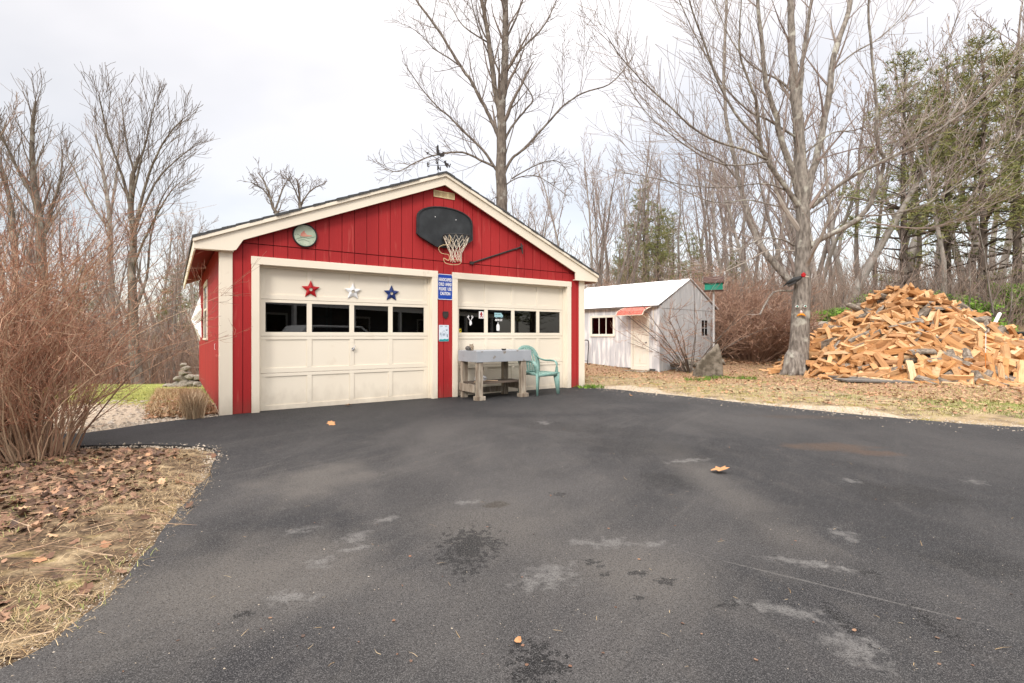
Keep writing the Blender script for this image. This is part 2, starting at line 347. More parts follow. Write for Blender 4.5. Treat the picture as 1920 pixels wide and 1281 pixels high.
pa = np.array([(p.x, p.y) for p in poly]); pb = np.roll(pa, -1, axis=0)
def sdist(x, y):
    """signed distance to the driveway edge (negative inside the asphalt)"""
    d = pb-pa; L = (d*d).sum(1); t = np.clip(((x-pa[:, 0])*d[:, 0]+(y-pa[:, 1])*d[:, 1])/L, 0, 1)
    qx = pa[:, 0]+t*d[:, 0]-x; qy = pa[:, 1]+t*d[:, 1]-y; r = math.sqrt((qx*qx+qy*qy).min())
    c = ((pa[:, 1] > y) != (pb[:, 1] > y)); xi = pa[:, 0]+(y-pa[:, 1])/np.where(d[:, 1] == 0, 1e-9, d[:, 1])*d[:, 0]
    return -r if (np.count_nonzero(c & (x < xi)) % 2) else r
def T(x, y):
    w = ss(-2, 4.5, x); rise = 0
    if y > 15: rise = .105*(min(y, 34)-15)+.02*(max(y, 34)-34 if y < 120 else 86)
    rise *= ss(15, 18, y)*.5+.5
    wl = ss(-4.4, -7, x)*1.0 if x > -7 else 1.0
    fall = 0
    if y > 8.5: fall = -.058*(min(y, 16)-8.5)-.115*(max(0, min(y, 27)-16))
    z = rise*w+fall*ss(4.2, 6.5, -x)
    return z+.05*noise.noise(Vector((x*.35, y*.35, 0)))*ss(11, 16, math.hypot(x, y))
def ground(x, y, d=None):
    if d is None: d = sdist(x, y)
    n = noise.noise(Vector((x*1.7, y*1.7, 1)))*.025+noise.noise(Vector((x*6, y*6, 5)))*.008
    if d < 0: return T(x, y)-.05
    k = ss(0.02, .8, d)
    return T(x, y)+(-.004+k*(.035+n))
def lines(spec):
    o = []
    for a, b, st in spec:
        k = int(round((b-a)/st)); o += [a+(b-a)*i/k for i in range(k)]
    return o+[spec[-1][1]]
xs = lines([(-900, -300, 200), (-300, -60, 40), (-60, -20, 4), (-20, -9, .7), (-9, -1, .13), (-1, 6, .3), (6, 18, .3), (18, 40, 2), (40, 120, 10), (120, 900, 130)])
ys = lines([(-700, -100, 150), (-100, -10, 15), (-10, 0, 2), (0, 9, .13), (9, 14, .25), (14, 30, .6), (30, 60, 3), (60, 120, 10), (120, 1500, 138)])
g = MB(); nx = len(xs); zone = []
for y in ys:
    for x in xs:
        near = -15 < x < 42 and -13 < y < 16
        d = sdist(x, y) if near else 50
        g.v.append((x, y, ground(x, y, d)))
        # zone colours: r = green, g = leaf litter, b = pale gravel / sand
        gr = lf = gv = 0
        nn = noise.noise(Vector((x*.6, y*.6, 9)))
        if x < -1 and y > 7.2: gr = ss(7.6, 8.6, y)*(1-ss(-5.2, -4.6, x))*(1-ss(19, 22, y)); gv = (1-ss(7.4, 8.6, y))*.8; lf = ss(19, 23, y)
        if x < -1 and y > 5.2 and y <= 8.4: gv = max(gv, 1-ss(6.9, 8.2, y-abs(nn)))
        if x > 1:
            gr = max(0, ss(6.5, 9, x)*(1-ss(.9, 1.6, abs(d-1.6)))*.9)
            gr = max(gr, ss(15, 19, x)*ss(9, 12, y)*(1-ss(24, 26, y))*.6)
            lf = ss(2.2, 3.2, d+nn*1.5)*(1-ss(24, 28, y)); gv = (1-ss(.05, .5, d+nn*.9))*.8
            gr = max(gr, .35*ss(.0, .4, nn))
            if y > 15 and x > 12: lf *= .3
        if x <= -1 and y < 5.3: lf = 1-ss(-2.9, -2.2, x+(y-2.5)*.33+nn*.4)
        zone.append((gr, lf, gv, 1.0 if (x <= -.8 and y < 5.35) else 0.0))
for j in range(len(ys)-1):
    for i in range(nx-1):
        a = j*nx+i; g.f.append((a, a+1, a+nx+1, a+nx)); g.m.append(0)
m, t, p = nodes('ground'); p.inputs['Roughness'].default_value = 1; setsp(p, .05)
tcn = t.nodes.new('ShaderNodeTexCoord').outputs['Object']
at_ = t.nodes.new('ShaderNodeAttribute'); at_.attribute_name = 'zone'
sp_ = t.nodes.new('ShaderNodeSeparateColor'); t.links.new(at_.outputs['Color'], sp_.inputs[0])
base, h0, _ = noise_mix(t, tcn, (.36, .28, .175), (.26, .195, .12), 1.7, .35, .65, detail=8)
_, h1, f1 = noise_mix(t, tcn, (0, 0, 0), (1, 1, 1), 38, .35, .65, detail=6)
base = mixc(t, .45, base, noise_mix(t, tcn, (.14, .10, .06), (.44, .35, .22), 45, .3, .7, detail=5)[0])
base = mixc(t, noise_mix(t, tcn, (0, 0, 0), (1, 1, 1), 3.4, .50, .66, detail=9)[2], base, noise_mix(t, tcn, (.11, .085, .06), (.20, .15, .10), 30, .35, .65)[0])
base = mixc(t, noise_mix(t, tcn, (0, 0, 0), (1, 1, 1), 2.6, .56, .70, (1, 1.1, 1), detail=9)[2], base, noise_mix(t, tcn, (.17, .14, .03), (.24, .20, .06), 30, .35, .65)[0])
def fac(o, scale, amp, seed):
    _, hh, _ = noise_mix(t, tcn, (0, 0, 0), (1, 1, 1), scale, detail=8)
    a = t.nodes.new('ShaderNodeMath'); a.operation = 'MULTIPLY_ADD'; a.inputs[1].default_value = amp; t.links.new(hh, a.inputs[0]); a.inputs[2].default_value = -amp*.5
    b = t.nodes.new('ShaderNodeMath'); b.operation = 'ADD'; t.links.new(o, b.inputs[0]); t.links.new(a.outputs[0], b.inputs[1])
    c = t.nodes.new('ShaderNodeMapRange'); c.inputs['From Min'].default_value = .35; c.inputs['From Max'].default_value = .65; t.links.new(b.outputs[0], c.inputs[0]); return c.outputs[0]
gv_ = fac(sp_.outputs[2], 6, .9, 1); lf_ = fac(sp_.outputs[1], 4, .8, 2); gr_ = fac(sp_.outputs[0], 2.2, 1.1, 3)
base = mixc(t, gr_, base, noise_mix(t, tcn, (.19, .21, .05), (.29, .29, .09), 26, .3, .7)[0])
base = mixc(t, lf_, base, noise_mix(t, tcn, (.20, .13, .085), (.40, .26, .165), 22, .35, .65, detail=8)[0])
isf = math0 = t.nodes.new('ShaderNodeMath'); isf.operation = 'MULTIPLY'; isf.inputs[1].default_value = 1; t.links.new(at_.outputs['Alpha'], isf.inputs[0])
isn = noise_mix(t, tcn, (0, 0, 0), (1, 1, 1), 5, .30, .52, (1, 1.6, 1), detail=10)[2]
tt = t.nodes.new('ShaderNodeMath'); tt.operation = 'MULTIPLY'; t.links.new(isf.outputs[0], tt.inputs[0]); t.links.new(isn, tt.inputs[1])
base = mixc(t, tt.outputs[0], base, noise_mix(t, tcn, (.045, .034, .026), (.16, .11, .07), 40, .35, .65, detail=6)[0])
base = mixc(t, gv_, base, noise_mix(t, tcn, (.33, .27, .20), (.48, .41, .33), 34, .35, .65, detail=8)[0])
t.links.new(base, p.inputs['Base Color']); bump(t, p, h1, .8, .03)
go = tag(g.build('ground', m, smooth=True), kind='structure')
ca_ = go.data.color_attributes.new('zone', 'FLOAT_COLOR', 'POINT'); ca_.data.foreach_set('color', [c for z in zone for c in z])
# ------------------------------------------------------------------ asphalt
dp = densify(poly); g = MB(); n = len(dp); zt = .012
for q in tessellate_polygon([dp]):
    a, b, c = [dp[i] for i in q]
    if (b-a).cross(c-a).z < 0: q = (q[0], q[2], q[1])
    g.f.append(tuple(q)); g.m.append(0)
g.v = [(q.x, q.y, zt) for q in dp]+[(q.x, q.y, -.06) for q in dp]
for i in range(n): j = (i+1) % n; g.f.append((i, n+i, n+j, j)); g.m.append(0)
m, t, p = nodes('asphalt'); setsp(p, .14); nn_ = t.nodes.new; l = t.links.new
tcn = nn_('ShaderNodeTexCoord').outputs['Object']
def math2(op, a, b=None, c=None):
    x = nn_('ShaderNodeMath'); x.operation = op; x.use_clamp = False
    for i, v in enumerate((a, b, c)):
        if v is None: continue
        if isinstance(v, (int, float)): x.inputs[i].default_value = v
        else: l(v, x.inputs[i])
    return x.outputs[0]
# broad wear: tan dusty wheel-lanes against darker sealcoat
big, hb, fb = noise_mix(t, tcn, (.034, .034, .036), (.118, .108, .100), .42, .42, .60, (1, .8, 1), 7, .7)
col = big
st, hs, fs_ = noise_mix(t, tcn, (0, 0, 0), (1, 1, 1), 1.5, .44, .70, (1.0, .45, 1), 8, .5)
# stretched scuffs along the driving direction
mpn = nn_('ShaderNodeMapping'); mpn.inputs['Rotation'].default_value = (0, 0, rad(37)); l(tcn, mpn.inputs[0])
_, h3, f3 = noise_mix(t, mpn.outputs[0], (0, 0, 0), (1, 1, 1), 1.1, .52, .72, (1, .22, 1), 8, .2)
col = mixc(t, math2('MULTIPLY', f3, .6), col, (.125, .114, .104))
_, h4, f4 = noise_mix(t, mpn.outputs[0], (0, 0, 0), (1, 1, 1), 14, .50, .70, (1, .035, 1), 6, .1)
col = mixc(t, math2('MULTIPLY', f4, math2('MULTIPLY_ADD', f3, .55, .12)), col, (.16, .145, .13))
_, h5, f5 = noise_mix(t, tcn, (0, 0, 0), (1, 1, 1), 5.5, .50, .74, (1, .5, 1), 9, .8)
col = mixc(t, math2('MULTIPLY', f5, .55), col, (.125, .112, .10))
col = mixc(t, math2('MULTIPLY', fs_, .40), col, (.022, .022, .024))
# darker towards the garage front and along the tongue to the left
sx = nn_('ShaderNodeSeparateXYZ'); l(tcn, sx.inputs[0])
dd = math2('ADD', math2('MULTIPLY', sx.outputs[0], -sa), math2('MULTIPLY', sx.outputs[1], ca))   # distance along garage normal
d0 = -G0.x*sa*1.0+G0.y*ca
prox = nn_('ShaderNodeMapRange'); prox.inputs['From Min'].default_value = d0-3.4; prox.inputs['From Max'].default_value = d0-.6; prox.interpolation_type = 'SMOOTHSTEP'
l(math2('ADD', dd, math2('MULTIPLY', hb, 1.0)), prox.inputs[0])
col = mixc(t, math2('MULTIPLY', prox.outputs[0], .72), col, (.020, .0205, .023))
rt = nn_('ShaderNodeMapRange'); rt.inputs['From Min'].default_value = 1.0; rt.inputs['From Max'].default_value = 5.5; l(math2('ADD', sx.outputs[0], math2('MULTIPLY', hb, 1.5)), rt.inputs[0])
col = mixc(t, math2('MULTIPLY', rt.outputs[0], .60), col, (.045, .044, .0455))
def blob(x, y, rx, ry, rot, c, amt, nsc=7, namp=1.3, soft=.35, lo=None):
    global col
    mq = nn_('ShaderNodeMapping'); mq.vector_type = 'TEXTURE'; mq.inputs['Location'].default_value = (x, y, 0); mq.inputs['Rotation'].default_value = (0, 0, rot); mq.inputs['Scale'].default_value = (rx, ry, 1000)
    l(tcn, mq.inputs[0]); ln = nn_('ShaderNodeVectorMath'); ln.operation = 'LENGTH'; l(mq.outputs[0], ln.inputs[0])
    _, hh, _ = noise_mix(t, tcn, (0, 0, 0), (1, 1, 1), nsc, detail=7)
    v = math2('ADD', ln.outputs['Value'], math2('MULTIPLY', math2('SUBTRACT', hh, .5), namp*2))
    mr = nn_('ShaderNodeMapRange'); mr.interpolation_type = 'SMOOTHSTEP'; mr.inputs['From Min'].default_value = 1+soft; mr.inputs['From Max'].default_value = 1-soft; l(v, mr.inputs[0])
    col = mixc(t, math2('MULTIPLY', mr.outputs[0], amt), col, c)
def B(px, py, wx, wy, c, amt, rot=0, **k):
    q = gp(px, py); e = gp(px+wx, py); f = gp(px, py-wy); blob(q.x, q.y, (e-q).length, (f-q).length, rot, c, amt, **k)
TAN = (.172, .152, .130); DK = (.014, .014, .014); SC_ = (.32, .30, .275)
a_ = gp(1310, 1045); b_ = gp(1840, 1175); blob((a_.x+b_.x)/2, (a_.y+b_.y)/2, (b_-a_).length/2, .007, math.atan2(b_.y-a_.y, b_.x-a_.x), (.22, .205, .185), .6, nsc=5, namp=.9, soft=.6)
a_ = gp(700, 1281); b_ = gp(1090, 1000); blob((a_.x+b_.x)/2, (a_.y+b_.y)/2, (b_-a_).length/2, .22, math.atan2(b_.y-a_.y, b_.x-a_.x), (.11, .10, .09), .35, nsc=5, namp=.9, soft=.9)
B(600, 900, 80, 25, TAN, .75, -.4, nsc=3, soft=.8); B(440, 1090, 190, 60, TAN, .8, .55, nsc=2, soft=.9); B(920, 980, 120, 35, TAN, .55, 0, nsc=2, soft=.9)
B(1200, 1080, 110, 55, TAN, .65, .5, nsc=2, soft=.9); B(1330, 900, 40, 60, TAN, .5, 0, nsc=2, soft=.9); B(1210, 840, 130, 16, DK, .5, -.5, nsc=4, soft=.6)
B(1090, 805, 150, 8, DK, .45, -.45, nsc=4, soft=.6); B(1250, 905, 45, 14, DK, .6, -.3, nsc=6, soft=.5); B(1700, 930, 75, 18, DK, .6, -.2, nsc=5, soft=.5); B(1860, 1065, 90, 20, DK, .5, -.2, nsc=5, soft=.5)
B(1560, 840, 70, 6, (.13, .08, .05), .7, 0, nsc=4, soft=.5); B(1640, 852, 40, 4, (.13, .075, .045), .65, 0, nsc=5, soft=.5); B(1530, 784, 100, 2.5, (.10, .07, .05), .6, -.1, nsc=5, soft=.6)
B(880, 1030, 45, 28, DK, .82, 0, nsc=32, namp=2.7, soft=.16); B(1005, 1252, 45, 36, DK, .88, 0, nsc=34, namp=2.2, soft=.15); B(930, 950, 20, 6, (.055, .042, .028), .7, 0)
for (x_, y_, w_, h_, r_) in ((600, 1058, 16, 7, .4), (670, 1010, 20, 7, 1.0), (665, 1034, 18, 3, .4), (725, 977, 20, 3, .6), (1022, 1086, 32, 20, -.9), (1150, 1022, 26, 7, .2), (1090, 1020, 22, 4, 0), (1225, 1024, 20, 4, 0), (1510, 1060, 50, 5, -.3), (1580, 1072, 30, 4, -.3),
                         (1470, 1150, 48, 9, -.25), (1580, 1005, 16, 8, 0), (1600, 1220, 35, 20, 0), (875, 945, 14, 3, .3), (1825, 906, 14, 2.5, 0), (1595, 904, 12, 3, 0), (540, 1125, 35, 8, 0), (560, 998, 20, 4, .4), (1020, 795, 10, 2, 0), (1290, 866, 30, 2, .3)):
    B(x_, y_, w_, h_, SC_, .5, r_, nsc=19, namp=2.6, soft=.85)
for (x_, y_, w_, h_) in ((1113, 1060, 12, 5), (1139, 1082, 8, 4), (1200, 1080, 14, 4), (1245, 1096, 14, 5), (1197, 1126, 7, 4), (1370, 1140, 20, 5), (1585, 1175, 12, 20), (1750, 1175, 14, 20), (1050, 930, 10, 3), (1630, 1080, 12, 6), (455, 1157, 14, 5)):
    B(x_, y_, w_, h_, DK, .75, 0, nsc=42, namp=3.6, soft=.35)
# aggregate speckle
for sc_, lo_, hi_, cc_, am in ((120, .53, .66, (.19, .18, .17), .42), (240, .54, .66, (.30, .28, .26), .55), (85, .46, .35, (.012, .012, .013), .42), (180, .47, .36, (.010, .010, .011), .6)):
    _, hh, ff = noise_mix(t, tcn, (0, 0, 0), (1, 1, 1), sc_, lo_, hi_, detail=2)
    col = mixc(t, math2('MULTIPLY', ff, am), col, cc_)
vz = nn_('ShaderNodeTexVoronoi'); vz.inputs['Scale'].default_value = 11; l(tcn, vz.inputs['Vector'])
vr = nn_('ShaderNodeMapRange'); vr.inputs['From Min'].default_value = .05; vr.inputs['From Max'].default_value = .02; l(vz.outputs['Distance'], vr.inputs[0])
col = mixc(t, math2('MULTIPLY', vr.outputs[0], .4), col, (.30, .28, .26))
col = mixc(t, 1.0, col, (.58, .605, .645), 'MULTIPLY'); l(col, p.inputs['Base Color'])
rr = nn_('ShaderNodeMapRange'); rr.inputs['To Min'].default_value = .62; rr.inputs['To Max'].default_value = .9; l(hs, rr.inputs[0]); l(rr.outputs[0], p.inputs['Roughness'])
_, hg, _ = noise_mix(t, tcn, (0, 0, 0), (1, 1, 1), 240, detail=3)
_, hw, _ = noise_mix(t, tcn, (0, 0, 0), (1, 1, 1), 2.2, detail=4)
hh = math2('ADD', hg, math2('MULTIPLY', hw, 3.0)); bump(t, p, hh, .55, .008)
tag(g.build('driveway', m), kind='structure')
# ------------------------------------------------------------------ garage (local frame: x along the front, y into the building)
GR = empty('garage', G0, GA, 'red board-sided garage with two cream overhead doors and cream trim', 'garage')
AP = 3.50; ZE = 2.53; OV = .345; SL = (4.125-ZE)/(AP+OV)
SLR = (4.125-ZE)/(GW+OV-AP)
def rooft(s): return ZE+(s+OV)*SL if s <= AP else 4.125-(s-AP)*SLR
def wtop(s): return rooft(s)-.13
D1 = (.48, 3.283); D2 = (3.80, 6.49); DZ = 2.21; TW = .105; TZ = 2.325; SEAM = 2.512
RT = random.Random(5)
# siding boards on the front
def boards(mb, s0, s1, zb, ztf, y, th, step, ph, gap=.009, axis='x', holes=()):
    s = s0; cuts = [s0]
    k = ph
    while k < s1:
        if k > s0+.02: cuts.append(k)
        k += step
    cuts.append(s1)
    for i in range(len(cuts)-1):
        a = cuts[i]+(gap/2 if i else 0); b = cuts[i+1]-(gap/2 if i < len(cuts)-2 else 0)
        # split at hole edges
        segs = [(a, b)]
        for h0, h1, hz0, hz1 in holes:
            ns = []
            for u, v in segs:
                e = sorted({u, v, *[q for q in (h0, h1) if u < q < v]}); ns += [(e[j], e[j+1]) for j in range(len(e)-1)]
            segs = ns
        if zb < 2 and not holes: pass
        for u, v in segs:
            mid = (u+v)/2; spans = [(zb, None)]
            for h0, h1, hz0, hz1 in holes:
                if h0 < mid < h1:
                    spans = ([(zb, hz0)] if hz0 > zb+.01 else [])+[(hz1, None)]
            for z0, z1 in spans:
                za = ztf(u) if z1 is None else z1; zb2 = ztf(v) if z1 is None else z1
                if za <= z0 or zb2 <= z0: 
                    if max(za, zb2) <= z0: continue
                    za = max(za, z0+.001); zb2 = max(zb2, z0+.001)
                mb.prism([(u, z0), (v, z0), (v, zb2), (u, za)], 'y' if axis == 'x' else 'x', y-th, y)
w = MB()
hole = [(D1[0]-.02, D1[1]+.02, -1, DZ+.02), (D2[0]-.02, D2[1]+.02, -1, DZ+.02)]
boards(w, .0, GW, .015, lambda s: min(SEAM-.006, wtop(s)-.02), 0, .014, .2035, .263-.2035, holes=hole)
def up_top(s): return wtop(s)
boards(w, .03, GW-.03, SEAM+.006, up_top, -.004, .016, .2035, .263-.2035)
w.build('wall', M['red'], GR)
w = MB()   # sheathing behind the boards (seen as the dark grooves), closed box
pts = [(0.01, 0), (D1[0]-.02, 0), (D1[0]-.02, DZ+.02), (D1[1]+.02, DZ+.02), (D1[1]+.02, 0), (D2[0]-.02, 0), (D2[0]-.02, DZ+.02), (D2[1]+.02, DZ+.02), (D2[1]+.02, 0), (GW-.01, 0), (GW-.01, wtop(GW-.01)), (AP, wtop(AP)), (.01, wtop(.01))]
w.prism(pts, 'y', .001, .09)
w.build('sheathing', mk('groove_red', (.13, .008, .01), (.10, .006, .008), 6, rough=.8), GR)
w = MB()
zt = wtop(0)
boards(w, .09, GD, .015, lambda s: zt-.005, 0.0, .014, .2035, .1, axis='y', holes=[(3.1, 4.2, 1.13, 2.2)])
w.build('wall', M['red'], GR)
w = MB(); w.box(.001, .08, .091, GD, 0, zt); w.box(GW-.08, GW-.001, .091, GD, 0, zt); w.prism([(0.081, 0), (GW-.081, 0), (GW-.081, wtop(GW-.08)), (AP, wtop(AP)), (.081, wtop(.08))], 'y', GD-.08, GD-.001)
w.build('wall', mk('plain_red', (.36, .022, .022), (.28, .016, .018), 2, rough=.7), GR)
w = MB(); w.box(.082, GW-.082, .15, GD-.082, -.03, .004); w.build('floor_slab', M['concrete'], GR)
# roof
for sgn in (0, 1):
    r = MB(); sh = .10
    if sgn == 0: P = [(-OV-.02, ZE-.008), (AP, 4.125), (AP, 4.125-sh), (-OV-.02, ZE-.008-sh*.5)]
    else: P = [(AP, 4.125), (GW+OV+.02, ZE-.008), (GW+OV+.02, ZE-.008-sh*.5), (AP, 4.125-sh)]
    # shingle courses: stepped strips
    n = 22
    for i in range(n):
        t0, t1 = i/n, (i+1)/n
        e, a = (P[0], P[1]) if sgn == 0 else (P[1], P[0])
        x0 = e[0]+(a[0]-e[0])*t0; x1 = e[0]+(a[0]-e[0])*t1; z0 = e[1]+(a[1]-e[1])*t0; z1 = e[1]+(a[1]-e[1])*t1
        q = [(x0, z0+.012), (x1, z1+.002), (x1, z1-.03), (x0, z0-.03)]
        j = RT.uniform(-.012, .012)
        r.prism(q, 'y', -.165+j, GD+.15)
    r.build('roof', M['shingle'], GR)
    r = MB()
    for (u, v) in ((0, 1),):
        if sgn == 0: q = [(-OV+.02, ZE-.045), (AP, 4.125-.035), (AP, 4.125-.075), (-OV+.02, ZE-.085)]
        else: q = [(AP, 4.125-.035), (GW+OV-.02, ZE-.045), (GW+OV-.02, ZE-.085), (AP, 4.125-.075)]
        r.prism(q, 'y', -.10, GD+.10)
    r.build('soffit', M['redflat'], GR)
    # rake board with pork-chop return, and the thin upper moulding
    q = ([(-OV, ZE-.05), (AP, 4.125-.05), (AP, 3.885), (.26, 3.885-(AP-.26)*SL-.005), (.17, 2.385), (.12, 2.365), (-OV, 2.355)] if sgn == 0 else
         [(AP, 4.125-.05), (GW+OV, ZE-.05), (GW+OV, 2.355), (GW-.31, 2.355), (GW-.31, 2.52), (AP, 3.885)])
    r = MB(); r.prism(q, 'y', -.125, -.095); r.build('rake_board', M['cream'], GR, bevel=.003)
    q = ([(-OV-.012, ZE-.03), (AP, 4.125-.03), (AP, 4.125-.085), (-OV-.012, ZE-.085)] if sgn == 0 else
         [(AP, 4.125-.03), (GW+OV+.012, ZE-.03), (GW+OV+.012, ZE-.085), (AP, 4.125-.085)])
    r = MB(); r.prism(q, 'y', -.155, -.128); r.build('rake_moulding', M['cream'], GR, bevel=.003)
    x = -OV if sgn == 0 else GW+OV-.02
    r = MB(); r.box(x, x+.02, -.094, GD+.09, ZE-.20, ZE-.035); r.build('eave_fascia', M['cream'], GR, bevel=.002)
    r = MB()
    if sgn == 0: r.box(-OV+.022, .14, -.094, .0-.016, 2.358, 2.375); 
    else: r.box(GW-.30, GW+OV-.022, -.094, -.022, 2.358, 2.375)
    r.build('return_soffit', M['cream'], GR)
# gable return backs
# corner boards
r = MB(); r.box(-.018, .130, -.036, -.0145, .005, 2.42); r.box(-.036, -.0145, -.036, .085, .005, 2.35); r.build('corner_board', M['cream'], GR, bevel=.003)
r = MB(); r.box(GW-.125, GW+.018, -.036, -.0145, .005, 2.42); r.box(GW+.0185, GW+.036, -.036, .085, .005, 2.35); r.build('corner_board', M['cream'], GR, bevel=.003)
# door casings + doors
def garage_door(s0, s1):
    r = MB(); y0, y1 = -.040, -.0145
    r.box(s0-TW, s0, y0, y1, .005, DZ); r.box(s1, s1+TW, y0, y1, .005, DZ); r.box(s0-TW-.006, s1+TW+.006, y0-.003, y1, DZ, TZ)
    r.build('door_casing', M['cream'], GR, bevel=.003)
    r = MB()
    r.box(s0-.021, s0-.001, -.0135, .13, .005, DZ-.001); r.box(s1+.001, s1+.021, -.0135, .13, .005, DZ-.001); r.box(s0-.021, s1+.021, -.0135, .13, DZ, DZ+.02)
    r.box(s0, s0+.03, .07, .092, .005, DZ-.03); r.box(s1-.03, s1, .07, .092, .005, DZ-.03); r.box(s0, s1, .068, .092, DZ-.03, DZ-.001)
    r.build('door_jamb', M['cream'], GR, bevel=.002)
    d = MB(); a, b = s0+.004, s1-.004; yb = .135; yf = .097; SH = .565
    # stile x positions
    m = .095; mw = .075; w_ = (b-a-2*m-3*mw)/4
    cols_ = [(a+m+i*(w_+mw), a+m+i*(w_+mw)+w_) for i in range(4)]
    wins = []
    for k in range(4):
        z0 = .012+k*SH+(.0025 if k else 0); z1 = .012+(k+1)*SH-.0025
        zt_ = min(z1, 2.30)
        lo = .075 if k != 2 else .055; hi = .05 if k not in (1,) else .05
        if k == 2: lo, hi = .062, .045
        pz0, pz1 = z0+lo, min(z1-hi, 2.28)
        # rails
        d.box(a, b, yf, yb, z0, pz0); d.box(a, b, yf, yb, pz1, zt_)
        # stiles
        xs_ = [a]+[v for c in cols_ for v in c]+[b]
        for i in range(0, len(xs_), 2): d.box(xs_[i], xs_[i+1], yf, yb, pz0, pz1)
        for c0, c1 in cols_:
            if k == 2: wins.append((c0, c1, pz0, pz1))
            else: d.box(c0, c1, yf+.011, yb, pz0, pz1)
    do = d.build('garage_door', M['door'], GR, bevel=.003)
    for c0, c1, z0, z1 in wins:
        q = MB(); q.box(c0, c1, yf+.020, yf+.024, z0, z1); q.build('window_pane', M['glass'], do)
    q = MB(); q.box(s0+.004, s1-.004, .10, .135, .0125-.012, .012+.012-.0125); q.build('bottom_seal', M['rubber'], do)
    return do, cols_, wins
do1, c1_, w1_ = garage_door(*D1)
q = MB(); cx = (D1[0]+D1[1])/2+.02; q.lathe([(.026, .096), (.026, .088), (.012, .086), (.010, .062)], (cx, 0, .93), 10, ax='y'); q.tube([(cx-.03, .066, .91), (cx, .062, .93), (cx+.022, .066, .985)], .008, 6); q.build('handle', M['metalgrey'], do1)
do2, c2_, w2_ = garage_door(*D2)
# gable vent
v = MB(); v0, v1 = 3.314, 3.738; v.box(v0, v1, -.034, -.0205, 3.67, 3.685); v.box(v0, v1, -.034, -.0205, 3.775, 3.79)
for x_ in (v0, v0+.14, v0+.28, v1-.013): v.box(x_, x_+.013, -.0335, -.0205, 3.685, 3.775)
for i in range(5):
    z_ = 3.69+i*.017; v.poly([(v0+.01, -.031, z_), (v1-.01, -.031, z_), (v1-.01, -.022, z_+.014), (v0+.01, -.022, z_+.014)])
v.build('gable_vent', mk('vent_cream', (.72, .60, .36), (.66, .53, .30), 6, rough=.5), GR)
# side window on the left wall
v = MB(); 
for b_ in ((-.036, -.0145, 3.06, 3.15, 1.10, 2.24), (-.036, -.0145, 4.15, 4.24, 1.10, 2.24), (-.036, -.0145, 3.15, 4.15, 2.15, 2.24), (-.05, -.0145, 3.04, 4.26, 1.06, 1.10), (-.03, -.0145, 3.15, 4.15, 1.66, 1.70)): v.box(*b_)
wf = v.build('window_frame', M['cream'], GR, bevel=.002)
v = MB(); v.box(-.02, -.0145, 3.15, 4.15, 1.101, 2.149); v.build('window_pane', M['glass'], wf)
v = MB(); v.tube([(-.015, 1.0, .93), (-.03, 1.0, .93), (-.03, 1.0, 1.02), (-.015, 1.0, 1.02)], .004, 5); v.build('hook', M['white'], GR)
v = MB(); v.box(-.03, -.0142, .1, .8, .83, .855); v.build('batten', mk('batten_red', (.36, .022, .022), (.5, .12, .09), 9), GR)
# ------------------------------------------------------------------ things mounted on the garage
def wall_thing(name, s, d, z, label, cat, group=None): return empty(name, GW2(s, d, z), GA, label, cat, group)
FR = -.020
# blue sign
def text_obj(body, size, mat, parent, loc, name='lettering', depth=.0008, width=None, align='CENTER', name2=None, bold=0):
    cu = bpy.data.curves.new('t', 'FONT'); cu.body = body; cu.size = size; cu.align_x = align; cu.align_y = 'CENTER'; cu.extrude = depth; cu.space_line = 1.35; cu.offset = bold
    cu.resolution_u = 3
    ob = bpy.data.objects.new('t', cu); COL.objects.link(ob)
    bpy.context.view_layer.update()
    me = bpy.data.meshes.new_from_object(ob.evaluated_get(bpy.context.evaluated_depsgraph_get())); me.name = name
    bpy.data.objects.remove(ob); bpy.data.curves.remove(cu)
    xs_ = [v.co.x for v in me.vertices]; w0 = max(xs_)-min(xs_); k = (width/w0) if width else 1
    for v_ in me.vertices: x, y, z = v_.co; v_.co = (x*k, -z, y)
    me.materials.clear(); me.materials.append(mat)
    o = bpy.data.objects.new(name, me); COL.objects.link(o); o.parent = parent; o.location = loc; return o
def rrect(w_, h_, r_, n=4):
    P = []
    for cx_, cz_, a0 in ((w_/2-r_, h_/2-r_, 0), (-w_/2+r_, h_/2-r_, 90), (-w_/2+r_, -h_/2+r_, 180), (w_/2-r_, -h_/2+r_, 270)):
        for i in range(n+1): a = rad(a0+90*i/n); P.append((cx_+r_*math.cos(a), cz_+r_*math.sin(a)))
    return P
sg = wall_thing('road_sign', 3.548, -.016, 2.045, 'blue metal sign with white letters above the dark shield badge, between the two garage doors', 'sign')
q = MB(); q.prism(rrect(.315, .475, .03), 'y', -.006, -.003); q.build('sign_panel', M['blue'], sg)
q = MB(); 
o_, i_ = rrect(.307, .467, .027, 6), rrect(.287, .447, .019, 6)
for k in range(len(o_)):
    j = (k+1) % len(o_); q.poly([(o_[k][0], -.0068, o_[k][1]), (i_[k][0], -.0068, i_[k][1]), (i_[j][0], -.0068, i_[j][1]), (o_[j][0], -.0068, o_[j][1])][::-1])
q.build('sign_border', M['white'], sg)
for s_, z_, w_ in (('HANDICAPPED', .13, .262), ('CHILD  AHEAD', .045, .262), ('PLEASE  USE', -.04, .25), ('CAUTION', -.125, .205)):
    text_obj(s_, .082, M['white'], sg, (0, -.0078, z_), 'lettering', width=w_, bold=.0022)
for z_ in (.215, -.215): q = MB(); q.lathe([(.006, -.006), (.006, -.0085)], (0, 0, z_), 8, ax='y'); q.build('bolt', M['metalgrey'], sg)
sg = wall_thing('shield_badge', 3.555, -.016, 1.53, 'small dark shield-shaped badge between the two garage doors', 'badge')
